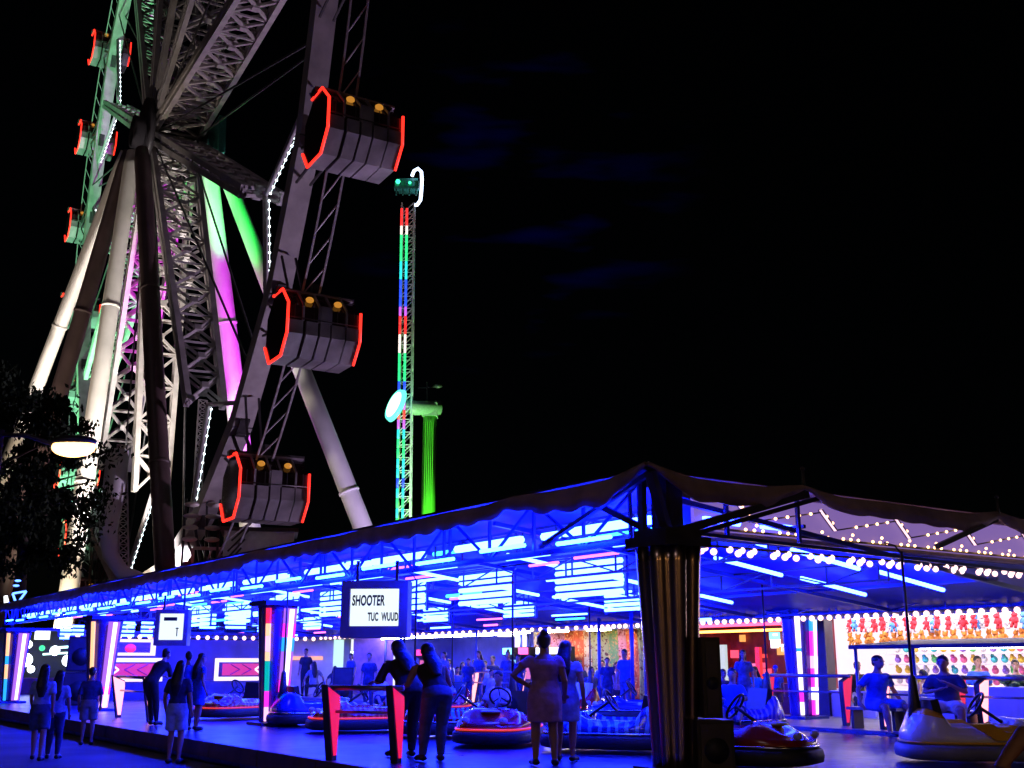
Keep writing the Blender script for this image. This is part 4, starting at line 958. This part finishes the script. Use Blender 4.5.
# ------------------------------------------------------------------ observation wheel
HUB = Vector((-25.13, 73.7, 38.82)); WAZ = 2.608
wv = Vector((math.sin(WAZ), math.cos(WAZ), 0)); nvv = Vector((-math.cos(WAZ), math.sin(WAZ), 0))
WRZ = math.atan2(wv.y, wv.x)
wheel = empty('observation_wheel', (HUB.x, HUB.y, 0), WRZ, 'huge observation wheel with red ringed cabins rising behind the pavilion', 'ferris wheel')
WT = (R(1.5), 0, 0); WL = (0, 0, HUB.z)
RR, RO, NG = 32.2, 36.8, 26
def pol(r, a, n=0.): return Vector((r*math.cos(a), n, r*math.sin(a)))
m = MB(); A0 = R(-37.0)
for k in range(NG):
    a0 = A0+2*math.pi*k/NG; a1 = A0+2*math.pi*(k+1)/NG
    m.bar(pol(RR, a0), pol(RR, a1), .85, 1.05, up=(0, 1, 0))
m.build('rim', M_steel, wheel, WL, WT)
for k in range(NG):
    a = A0+2*math.pi*k/NG; m = MB(); m.bar(pol(RR-.5, a), pol(RR+.5, a), 1.15, .5, up=(0, 1, 0)); m.build('rim_joint', M_dark, wheel, WL, WT)
m = MB(); NS = NG*6
for k in range(NS):
    a0 = A0+2*math.pi*k/NS; a1 = A0+2*math.pi*(k+1)/NS
    for n in (-.4, .4): m.bar(pol(RO, a0, n), pol(RO, a1, n), .09)
    m.bar(pol(RO, a0, -.4), pol(RO, a1, .4), .05)
m.build('outer_ring', mat('ring_steel', (.35, .32, .36), .5), wheel, WL, WT)
for k in range(NG):
    a = A0+2*math.pi*k/NG; m = MB()
    for n in (-.35, .35):
        m.bar(pol(RR+.4, a-.02, n), pol(RO, a, n), .14); m.bar(pol(RR+.4, a+.06, n), pol(RO, a, n), .1); m.bar(pol(RR+.4, a-.07, n), pol(RO, a, n), .1)
    m.bar(pol(RR+.9, a, -.35), pol(RR+.9, a, .35), .1); m.bar(pol(RO, a, -.4), pol(RO, a, .4), .12)
    m.build('cabin_bracket', M_dark, wheel, WL, WT)
# spoke trusses
def spoke(a, r0, r1, mt):
    m = MB(); T = Vector((-math.sin(a), 0, math.cos(a)))
    N = 10
    for q in (-.3, .3):
        def pt(t, n): return pol(r0+(r1-r0)*t, a, n) + T*q*(1.1-.4*t)
        c0 = lambda t: pt(t, -1.35+.35*t); c1 = lambda t: pt(t, 1.75-.65*t)
        for t0, t1 in [(i/6, (i+1)/6) for i in range(6)]:
            m.bar(c0(t0), c0(t1), .34); m.bar(c1(t0), c1(t1), .34)
        for i in range(N):
            t0 = i/N; t1 = (i+1)/N
            m.bar(c0(t0), c1(t0), .12)
            m.bar(c0(t0), c1(t1), .17); m.bar(c1(t0), c0(t1), .17)
            mid = (c0(t0)+c1(t1)+c1(t0)+c0(t1))/4
            m.box(mid, (.42, .42, .42), rot=Euler((0, -a, 0)).to_matrix())
    for i in range(N+1):
        t = i/N
        for n in ((-1.35+.35*t), (1.75-.65*t)):
            p = pol(r0+(r1-r0)*t, a, n); m.bar(p - T*.3*(1.1-.4*t), p + T*.3*(1.1-.4*t), .1)
    return m.build('spoke', mt, wheel, WL, WT)
LEDW = emi('cool_led_dot', (.8, .95, 1), 5)
for k in range(12):
    a = R(30*k); spoke(a, 1.8, 26, M_steel_lt if k in (0, 9, 8) else M_steel)
    for s in (-1, 1):
        m = MB(); p0 = pol(26, a, .2); p1 = pol(RR-.4, a+s*R(11), .0); m.tube([p0, p1], .14, 6); so = m.build('light_strut', M_steel, wheel, WL, WT)
        m = MB(); pts = []; rr = []; L_ = (p1-p0).length; dv = (p1-p0)/L_; off = Vector((0, .22, 0))
        for i in range(15):
            c_ = p0.lerp(p1, (i+.5)/15)+off
            for q, r_ in ((-.085, .008), (-.05, .05), (0, .07), (.05, .05), (.085, .008)): pts.append(c_+dv*q); rr.append(r_)
        m.tube(pts, rr, 6)
        m.build('led_string', LEDW, so)
# thin tension rods between hub and rim
m = MB()
for k in range(12):
    a = R(30*k+15); m.tube([pol(2.5, a, -1.2), pol(RR-.3, a, -.3)], .07, 5); m.tube([pol(2.5, a, 1.4), pol(RR-.3, a, .3)], .07, 5)
m.build('tension_rod', M_dark, wheel, WL, WT)
m = MB(); m.tube([(0, -2.6, 0), (0, 3.6, 0)], 1.2, 20); m.tube([(0, -1.9, 0), (0, -1.5, 0)], 2.6, 24); m.tube([(0, 1.5, 0), (0, 1.9, 0)], 2.6, 24); m.build('hub', mat('hub_dark', (.03, .025, .03), .5, .3), wheel, WL, WT)
m = MB(); m.span((1.2, 2.5, -2.2), (4.2, 3.0, .6)); m.build('drive_housing', mat('teal_housing', (.05, .3, .25), .5), wheel, WL, WT)
# cabins
M_cab = mat('cabin_grey_panel', (.24, .21, .25), .3, .1, .45, .8); M_glass = mat('cabin_dark_glass', (.03, .015, .02), .08, 0, .2, 2)
AMB = emi('amber_cabin_lamp', (1, .40, .05), .55)
OCT = [(-.62, 1.6), (.62, 1.6), (1.5, .75), (1.5, -.6), (.8, -1.5), (-.8, -1.5), (-1.5, -.6), (-1.5, .75)]
def make_cabin():
    c = empty('cabin', (0, 0, 0)); c.parent = wheel
    m = MB(); m.prism([(a*.94, b*.94) for a, b in OCT], 'y', -1.7, 1.7); m.build('window', M_glass, c)
    m = MB()
    low = [(1.53, -.0), (1.53, -.62), (.82, -1.54), (-.82, -1.54), (-1.53, -.62), (-1.53, 0)]; inn = [(-1.36, 0), (-1.36, -.55), (-.72, -1.38), (.72, -1.38), (1.36, -.55), (1.36, 0)]
    for (y0, y1) in ((-1.68, -1.0), (-.85, -.3), (-.2, .28), (.36, 1.0), (1.05, 1.68)):
        m.prism(low+inn, 'y', y0, y1)
    m.build('lower_panel', M_cab, c)
    m = MB()
    for y in (-1.0, -.25, .3, 1.05):
        for s in (-1, 1): m.bar((s*1.5, y, 0), (s*1.5, y, .75), .09); m.bar((s*1.5, y, .75), (s*.62, y, 1.6), .09)
    m.prism([(-.66, 1.56), (.66, 1.56), (.66, 1.66), (-.66, 1.66)], 'y', -1.7, 1.7)
    m.span((-1.45, -.25, .0), (-1.40, .3, .75)); m.span((1.52, -.2, -.0), (1.56, .28, .8)); m.build('window_frame', M_cab, c)
    for y in (-1.72, 1.72):
        m = MB(); ring = OCT+[OCT[0]]
        for i in ((0, 1, 2, 3, 4, 5) if y < 0 else (2, 3)): m.tube([(OCT[i][0]*1.02, y, OCT[i][1]*1.02), (OCT[(i+1) % 8][0]*1.02, y, OCT[(i+1) % 8][1]*1.02)], .065, 6)
        m.build('light_ring', LED_RED, c)
    for y in (-.6, .75):
        m = MB(); m.ball((1.12, y, 1.14), (.16, .2, .14), 8, 6); m.build('roof_lamp', AMB, c)
    m = MB()
    for y in (-1.0, .0, 1.0): m.span((-1.0, y-.18, -.9), (-.5, y+.18, -.5)); m.span((-1.1, y-.18, -.5), (-1.0, y+.18, .3))
    for y in (-1.4, -.5, .6, 1.4): m.bar((1.54, y, .05), (1.54, y, .72), .03)
    m.tube([(1.56, -1.6, .1), (1.56, 1.6, .1)], .03, 6); m.build('grab_bar', M_dark, c)
    m = MB(); m.span((-.25, -1.9, 1.6), (.25, 1.9, 1.85)); m.bar((0, 0, 1.7), (0, 0, 2.3), .3); m.build('hanger', M_dark, c)
    return c
cab = make_cabin()
for k in range(NG):
    a = A0+2*math.pi*k/NG
    c = cab if k == 0 else copy_tree(cab)
    if k: c.parent = wheel
    p = Euler(WT).to_matrix() @ pol(37.4, a, .3); c.location = (p.x, p.y, p.z+HUB.z); c.rotation_euler = (0, 0, 0)
# legs
WM = Matrix.Translation((HUB.x, HUB.y, 0)) @ Euler((0, 0, WRZ)).to_matrix().to_4x4(); WI = WM.inverted()
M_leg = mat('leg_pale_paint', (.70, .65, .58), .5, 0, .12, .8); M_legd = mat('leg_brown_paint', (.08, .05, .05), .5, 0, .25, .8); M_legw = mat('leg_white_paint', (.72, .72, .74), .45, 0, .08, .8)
def leg(top, foot, r0, r1, mt, flange=None):
    a = WI @ top; b = WI @ foot
    m = MB(); m.tube([b, b.lerp(a, .02), b.lerp(a, .5), b.lerp(a, .97), a], [r1, r1, (r0+r1)/2*1.05, r0, r0*.8], 16)
    for t in (.35, .68): c = b.lerp(a, t); d = (a-b).normalized()*.1; m.tube([c-d, c+d], [(r1+(r0-r1)*t)*1.14]*2, 16)
    d = (a-b); N = 26
    m.tube([b+Vector((0, 0, -.01)), b+Vector((0, 0, .25))], [r1*2.0, r1*1.8], 16)
    return m.build('leg', mt, wheel)
def foot(x, fwd): p = at(x, 686, fwd); p.z = 0; return p
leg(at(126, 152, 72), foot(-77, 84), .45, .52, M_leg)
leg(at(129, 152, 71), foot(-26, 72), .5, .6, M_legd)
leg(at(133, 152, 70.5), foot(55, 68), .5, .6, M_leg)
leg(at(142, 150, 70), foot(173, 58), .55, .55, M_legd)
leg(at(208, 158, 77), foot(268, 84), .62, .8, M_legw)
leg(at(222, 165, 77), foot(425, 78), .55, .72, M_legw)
# lattice ladder mast under the hub and curved service ramp
def lat(m, p0, p1, w, N, r=.09):
    p0, p1 = WI @ p0, WI @ p1; X = Vector((0, 1, 0))*w/2
    m.bar(p0-X, p1-X, r*1.6); m.bar(p0+X, p1+X, r*1.6)
    for i in range(N): a = p0.lerp(p1, i/N); b = p0.lerp(p1, (i+1)/N); m.bar(a-X, a+X, r); m.bar(a-X, b+X, r); m.bar(a+X, b-X, r)
m = MB(); lat(m, at(203, 400, 66), at(197, 500, 66), .5, 16, .05)
m.build('ladder', M_steel_lt, wheel); m = MB(); lat(m, at(122, 445, 62), at(124, 575, 60), .5, 18, .05)
m.build('ladder', M_steel_lt, wheel)
m = MB(); pts = [WI @ at(x, y, 60) for x, y in ((118, 450), (114, 490), (108, 530), (110, 555), (122, 572), (140, 580), (150, 590))]
m.tube(pts, [.6, .6, .5, .42, .4, .4, .4], 10); m.build('curved_duct', M_legw, wheel)

bg_ = empty('boarding_gate', at(215, 686, 60).xy.to_3d(), R(14), 'pale lattice boarding gate at the foot of the observation wheel', 'gate')
z0, z1 = 4.6, 7.6
for nm, segs, w in (('gate_frame', [((-1.6, 0, 0), (-1.6, 0, z1)), ((1.6, 0, 0), (1.6, 0, z1)), ((-1.6, 0, z1), (1.6, 0, z1)), ((-1.6, 0, z0), (1.6, 0, z0))], .16), ('lattice', [((-1.6, 0, z0), (1.4, 0, z1)), ((-1.6, 0, z0), (.4, 0, z1)), ((-1.6, 0, z0), (-.6, 0, z1)), ((-1.6, 0, z0), (1.6, 0, z0+2)), ((-1.6, 0, z0), (1.6, 0, z0+1)), ((1.6, 0, z0), (0, 0, z1))], .09)):
    m = MB()
    for a_, b_ in segs: m.bar(a_, b_, w)
    m.build(nm, M_steel_lt, bg_)
rk = empty('seat_rack', at(190, 686, 59).xy.to_3d(), R(10), 'rack of pale oval seats stacked beside the big dark leg of the wheel', 'rack')
m = MB(); m.bar((-.9, .3, 0), (-.9, .3, 10.2), .12); m.bar((.9, .3, 0), (.9, .3, 10.2), .12); m.build('rack_frame', M_dark, rk)
for k in range(4):
    for x in (-.55, .6): m = MB(); m.ball((x, 0, 8.0+k*.62), (.42, .3, .14), 12, 6); m.build('seat', M_leg, rk)
# service shed and platform machinery seen over the roof line
sh = empty('drive_shed', pp(255, 686, 58, 0), R(12), 'small white drive shed at the foot of the observation wheel', 'shed')
m = MB(); m.span((-2.0, 0, 0), (1.6, 3, 8.3)); m.build('wall', M_white, sh); m = MB(); m.span((-2.2, -.2, 8.3), (1.8, 3.2, 8.5)); m.build('roof', M_dark, sh)
m = MB()
for k in range(6): m.bar((-2.4+k*.16, -.3, 5+k*.55), (-1.4+k*.16, -.3, 6.5+k*.45), .09)
m.build('stair_rail', M_dark, sh)

# ------------------------------------------------------------------ swinging arm ride
bo = empty('swing_arm_ride', pp(425, 686, 88, 0), 0, 'tall swing arm ride with rainbow lit lattice arm on a green mast', 'ride')
org = bo.location.copy()
def rel(x, y, f=87.): return at(x, y, f) - org
m = MB(); zt = rel(425, 416, 88).z
m.tube([(0, 0, 0), (0, 0, zt)], .58, 20); m.tube([(0, 0, 0), (0, 0, .6)], 1.2, 20)
for k in range(5): m.bar((.3-.15*k, -.56, .5), (.3-.15*k, -.56, zt-.5), .05)
m.build('mast', mat('green_mast_paint', (.10, .50, .03), .45, 0, .15, .6), bo)
pv = rel(410, 408, 87.2); m = MB(); m.tube([(pv.x-.6, pv.y-.6, pv.z), (pv.x+.5, pv.y+.0, pv.z), (.75, .1, zt+.7)], [.55, .6, .6], 16); m.span((-.62, -.62, zt-.1), (.62, .62, zt+1.0)); m.build('pivot_housing', mat('green_grey_paint', (.25, .35, .26), .5), bo)
p0 = rel(402.5, 632, 86.4); p1 = rel(408.5, 205, 86.4)
m = MB(); N = 34; w = .5
d = (p1-p0)
for sx in (-1, 1):
    for sy in (-1, 1): o_ = Vector((sx*w, sy*w, 0)); m.bar(p0+o_, p1+o_, .12)
for i in range(N):
    a = p0+d*(i/N); b = p0+d*((i+1)/N)
    for sy in (-1, 1): m.bar(a+Vector((-w, sy*w, 0)), b+Vector((w, sy*w, 0)) if i % 2 else b+Vector((w, sy*w, 0)), .07); m.bar(a+Vector((-w, sy*w, 0)), a+Vector((w, sy*w, 0)), .06)
    for sx in (-1, 1): m.bar(a+Vector((sx*w, -w if i % 2 else w, 0)), b+Vector((sx*w, w if i % 2 else -w, 0)), .07)
arm = m.build('arm', mat('arm_pale_steel', (.5, .5, .52), .45), bo)
RB = {'R': (1, .03, .03), 'O': (1, .5, .3), 'G': (.03, .9, .25), 'C': (.02, .8, .75), 'B': (.02, .08, 1), 'V': (.55, .1, .8), 'W': (1, .85, .75)}
seq = 'CGCCBVRRVCGCTCBCCGGCVRVBBGGGWWRRVBBBCCGGGWRR'.replace('T', 'G')
for sx in (-.5, -.06):
    n = len(seq)
    for i, ch in enumerate(seq):
        a = p0+d*(i/n)*.985; b = p0+d*((i+.93)/n)*.985; o_ = Vector((sx, -w-.12, 0)); m = MB(); m.tube([a+o_, b+o_], .1, 6); m.build('light_strip', emi('rainbow_'+ch, RB[ch], 1.5), arm)
dc = rel(397, 406, 85.6); m = MB(); dr = Vector((-.80, -.52, .3)).normalized(); m.tube([dc, dc+dr*.3], [1.4, 1.3], 28); pl_ = m.build('pivot_lamp', emi('aqua_disc_glow', (.12, 1, .66), 1.8), bo); m = MB(); m.tube([dc-dr*.02+dr*.3, dc+dr*.36], [1.12, 1.02], 28); m.build('disc_core', emi('white_disc_glow', (.8, 1, .96), 2.2), pl_)
tc_ = rel(408, 190, 86.2)
m = MB(); m.box(tc_, (1.6, 1.1, .25)); m.box(tc_+Vector((0, .3, .6)), (1.6, .3, 1.1))
for k in range(4): m.box(tc_+Vector((-.9+.55*k, -.5, -.1)), (.4, .5, .2)); m.box(tc_+Vector((-.9+.55*k, -.3, .35)), (.36, .12, .7)); m.bar(tc_+Vector((-.9+.55*k, -.65, -.1)), tc_+Vector((-.9+.55*k, -.75, -.8)), .12)
car_ = m.build('seat_row', mat('teal_seat', (.05, .3, .25), .4), bo)
m = MB(); m.ball(tc_+Vector((-.8, -.6, .5)), .2, 8, 6); m.ball(tc_+Vector((.2, -.6, .4)), .13, 8, 6); m.build('seat_lamp', emi('green_seat_glow', (.05, 1, .45), 2.5), car_)
m = MB(); m.tube([rel(x, y, 86) for x, y in ((412, 176), (414, 171), (418, 168.5), (421.5, 172), (422, 180), (421.5, 190), (420.5, 200), (417, 205), (414, 205))], .14, 7); m.build('light_hoop', emi('cool_hoop_glow', (.6, .75, 1), 4), car_)
m = MB(); m.bar(rel(418, 388, 88), rel(440, 387, 88), .08); m.bar(rel(427, 404, 88), rel(427, 382, 88), .08); m.ball(rel(438, 386, 88), (.4, .2, .2), 8, 5); m.build('top_antenna', M_dark, bo)

# ------------------------------------------------------------------ street lamp and dark tree at the left
lp = at(-30, 700, 22); lp.z = 0
sl = empty('street_lamp', lp, 0, 'glowing warm street lamp reaching in from the left edge', 'street lamp')
H0 = at(52, 449, 22) - lp; H1 = at(95, 446, 22) - lp
m = MB(); m.tube([(0, 0, 0), (0, 0, 1), (0, 0, H0.z+.4)], [.11, .09, .06], 10); m.tube([(0, 0, 0), (0, 0, .5)], .16, 10); m.build('pole', M_dark, sl)
m = MB(); m.tube([(0, 0, H0.z+.3), (H0.x*.5, H0.y*.5, H0.z+.28), (H0.x, H0.y, H0.z+.1), (H1.x*.7+H0.x*.3, H1.y, H1.z+.12)], .045, 8); m.build('arm', M_dark, sl)
c = (H0+H1)/2; m = MB(); m.ball(c+Vector((0, 0, .13)), (.47, .21, .12), 16, 8); hd_ = m.build('lamp_head', M_dark, sl)
m = MB(); m.ball(c+Vector((0, 0, .0)), (.45, .2, .2), 18, 10); m.build('lens', emi('warm_lamp_glow', (1, .56, .16), 6), sl)
for (x, y, rz, lb) in ((7.5, -7, R(150), 'unseen street lamp added behind the viewer on the right for warm reflections'), (-7, -10, R(20), 'unseen street lamp added behind the viewer on the left for warm reflections')):
    l2 = copy_tree(sl); l2.location = (x, y, 0); l2.rotation_euler = (0, 0, rz); l2['label'] = lb  # unseen lamp copies, added for warm streaks in the chrome pillar
    for ch in l2.children:
        for q in ch.children:
            if q.name.startswith('lens'): q.material_slots[0].link = 'OBJECT'; q.material_slots[0].material = emi('added_lamp_glow', (1, .55, .2), 120)
        if ch.name.startswith('lens'): ch.material_slots[0].link = 'OBJECT'; ch.material_slots[0].material = emi('added_lamp_glow', (1, .55, .2), 120)
def tree(loc, h, cr, cw, label, n, seed, mt):
    rnd = random.Random(seed); t = empty('dark_tree', loc, 0, label, 'tree')
    m = MB(); m.tube([(0, 0, 0), (.05, .1, h*.3), (-.1, 0, h*.6), (.1, .05, h*.9)], [.35, .28, .2, .05], 10)
    for k in range(9):
        a = rnd.uniform(0, 6.28); z = h*rnd.uniform(.35, .75); L = cw*rnd.uniform(.5, .9); m.tube([(0, 0, z), (math.cos(a)*L*.5, math.sin(a)*L*.5, z+L*.3), (math.cos(a)*L, math.sin(a)*L, z+L*.45)], [.12, .07, .02], 6)
    m.build('trunk', mat('bark', (.05, .035, .025), .8, 0, .4, 8, .4), t)
    m = MB(); cl_ = []
    for k in range(60):
        a = rnd.uniform(0, 6.28); q = rnd.random()**.5*cw; z = h*.42 + rnd.random()*cr; z2 = (z-h*.42)/cr
        q *= math.sin(math.pi*min(1, .15+.85*z2))**.6 if z2 < 1 else .2
        cl_.append((Vector((math.cos(a)*q, math.sin(a)*q, z)), rnd.uniform(.5, 1.1)))
    for k in range(n):
        c_, r_ = rnd.choice(cl_); p = c_ + Vector((rnd.gauss(0, 1), rnd.gauss(0, 1), rnd.gauss(0, .7)))*r_*.45
        s = rnd.uniform(.09, .19); E_ = Euler((rnd.uniform(0, 6), rnd.uniform(0, 6), rnd.uniform(0, 6))).to_matrix()
        m.add([p+E_ @ Vector(q)*s for q in ((-1, 0, 0), (-.2, -.5, .08), (1, 0, 0), (-.2, .5, .08))], [(0, 1, 2, 3)], False)
    m.build('crown', mt, t); return t
M_leaf = mat('dark_leaves', (.014, .024, .012), .8, 0, .4, 3, 0, .08)
tree(pp(8, 690, 50, 0), 13.2, 8.0, 3.7, 'dark leafy tree behind the street lamp at the left edge', 9000, 3, M_leaf)
tree(pp(-48, 690, 47, 0), 14, 8.4, 3.6, 'darkest tree cut by the left picture edge', 8000, 5, M_leaf)
ns = empty('neon_sign', at(15, 596, 46), R(10), 'small blue neon triangle sign over the left end of the roof', 'sign')
m = MB(); tri = [(-.1, 0, .1), (.42, 0, .2), (.1, 0, -.35), (-.1, 0, .1)]
for i in range(3): m.tube([tri[i], tri[i+1]], .045, 6)
m.ball((.05, 0, .62), (.13, .05, .05), 6, 5); m.ball((.0, 0, .42), (.13, .05, .05), 6, 5); m.build('neon_tube', emi('blue_neon', (.1, .25, 1), 4), ns)
m = MB(); m.tube([(-.35, -.05, .0), (-.28, -.05, -.3), (-.2, -.05, -.45)], [.07, .1, .05], 8); m.build('white_tube', emi('white_neon', (.9, .95, 1), 3), ns)
m = MB(); m.bar((0, .1, -.2), (0, .1, -2.8), .08); m.bar((-.35, .06, 0), (.42, .06, .1), .04); m.build('bracket', M_dark, ns)

# ------------------------------------------------------------------ floodlights on the wheel (lit lamps of the ride)
def spot(loc, tgt, col, e, ang=40, blend=.6, size=.3):
    l = bpy.data.lights.new('floodlight', 'SPOT'); l.color = col; l.energy = e; l.spot_size = R(ang); l.spot_blend = blend; l.shadow_soft_size = size
    o = bpy.data.objects.new('floodlight', l); COL.objects.link(o); o.location = loc
    o.rotation_euler = (Vector(tgt)-Vector(loc)).to_track_quat('-Z', 'Y').to_euler(); return o
KW = 1000.
spot((24, 66, 2), (-10, 52, 21), (.85, .62, 1.), 62*KW, 52)                  # mauve wash on the near rim and cabins
spot((-13, 60, 1), (-20, 68, 22), (1, .84, .78), 20*KW, 54)                 # warm wash on hub and spokes
spot((-38, 62, 1), (-28, 72, 26), (1, .84, .70), 17*KW, 46)                 # warm wash on the pale legs
spot((-27, 66, 1), (-26, 72, 8), (1, .84, .6), 11*KW, 90)                    # hot pool at the foot of the rim
spot((-20, 63, 1), (-25, 74, 20), (1, .94, .9), 62*KW, 52)                  # white wash on the lower spokes
spot((-46, 88, 1), (-40, 100, 40), (.25, 1, .42), 200*KW, 70)                # green wash on the far rim
spot((-13, 73, 1), (-21.3, 80, 22), (.85, .0, .95), 120*KW, 30)             # magenta on the white leg
spot((-14, 69, 14), (-22.6, 77.2, 36.5), (.02, 1, .1), 110*KW, 15)          # green at the leg heads
spot((-2, 70, 1), (-9, 78, 9), (.75, .55, 1), 16*KW, 48)
spot((-15.5, 76, 1), (-17.3, 83, 6), (.45, .85, 1), 4*KW, 50)
spot((-4, 78, 1), (-6.9, 88, 12), (.2, 1, .05), 36*KW, 60)                  # green mast wash
spot((-5, 78, 1), (-8.6, 86.4, 28), (.8, .85, 1), 14*KW, 60)

# ------------------------------------------------------------------ sky, added fill sun
w = bpy.data.worlds.new('World'); sc.world = w; w.use_nodes = True; nt = w.node_tree
bg = nt.nodes['Background']; sky = nt.nodes.new('ShaderNodeTexSky'); sky.sky_type = 'NISHITA'; sky.sun_disc = False
sky.sun_elevation = R(20); sky.sun_rotation = R(140)
nt.links.new(sky.outputs['Color'], bg.inputs['Color']); bg.inputs['Strength'].default_value = .00012
tcn = nt.nodes.new('ShaderNodeTexCoord'); mp = nt.nodes.new('ShaderNodeMapping'); mp.inputs['Scale'].default_value = (7, 1, 34); mp.inputs['Rotation'].default_value = (0, R(-9), 0)
nz = nt.nodes.new('ShaderNodeTexNoise'); nz.inputs['Scale'].default_value = 1.0; nz.inputs['Detail'].default_value = 3
nt.links.new(tcn.outputs['Generated'], mp.inputs['Vector']); nt.links.new(mp.outputs['Vector'], nz.inputs['Vector'])
rp = nt.nodes.new('ShaderNodeValToRGB'); rp.color_ramp.elements[0].position = .56; rp.color_ramp.elements[0].color = (0, 0, 0, 1); rp.color_ramp.elements[1].position = .72; rp.color_ramp.elements[1].color = (0, 0, .013, 1)
nt.links.new(nz.outputs['Fac'], rp.inputs['Fac'])
# fade the cloud band to a patch of sky: dot with a direction
dt = nt.nodes.new('ShaderNodeVectorMath'); dt.operation = 'DOT_PRODUCT'; dd = (at(520, 195, 10)-Vector((0, 0, CAMZ))).normalized(); dt.inputs[1].default_value = dd
nt.links.new(tcn.outputs['Generated'], dt.inputs[0])
mr = nt.nodes.new('ShaderNodeMapRange'); mr.inputs[1].default_value = .985; mr.inputs[2].default_value = .998
nt.links.new(dt.outputs['Value'], mr.inputs[0])
b2 = nt.nodes.new('ShaderNodeBackground'); nt.links.new(rp.outputs['Color'], b2.inputs['Color']); nt.links.new(mr.outputs[0], b2.inputs['Strength'])
ad = nt.nodes.new('ShaderNodeAddShader'); nt.links.new(bg.outputs[0], ad.inputs[0]); nt.links.new(b2.outputs[0], ad.inputs[1]); nt.links.new(ad.outputs[0], nt.nodes['World Output'].inputs['Surface'])
ml = bpy.data.lights.new('ambient_fill', 'SUN'); ml.energy = .06; ml.angle = R(12); ml.color = (1, .8, .86); mo = bpy.data.objects.new('ambient_fill', ml); COL.objects.link(mo); mo.rotation_euler = (R(58), 0, R(-25))  # soft fill sun added to lift the dark canvas and figures, no moon

vs_ = sc.view_settings; vs_.view_transform = 'Standard'; vs_.look = 'None'; vs_.exposure = 0; vs_.gamma = 1; vs_.use_curve_mapping = False
sc.render.engine = 'CYCLES'; cy = sc.cycles
cy.use_denoising = True; cy.max_bounces = 5; cy.diffuse_bounces = 3; cy.glossy_bounces = 3; cy.sample_clamp_indirect = 6; cy.use_light_tree = True; cy.caustics_reflective = False
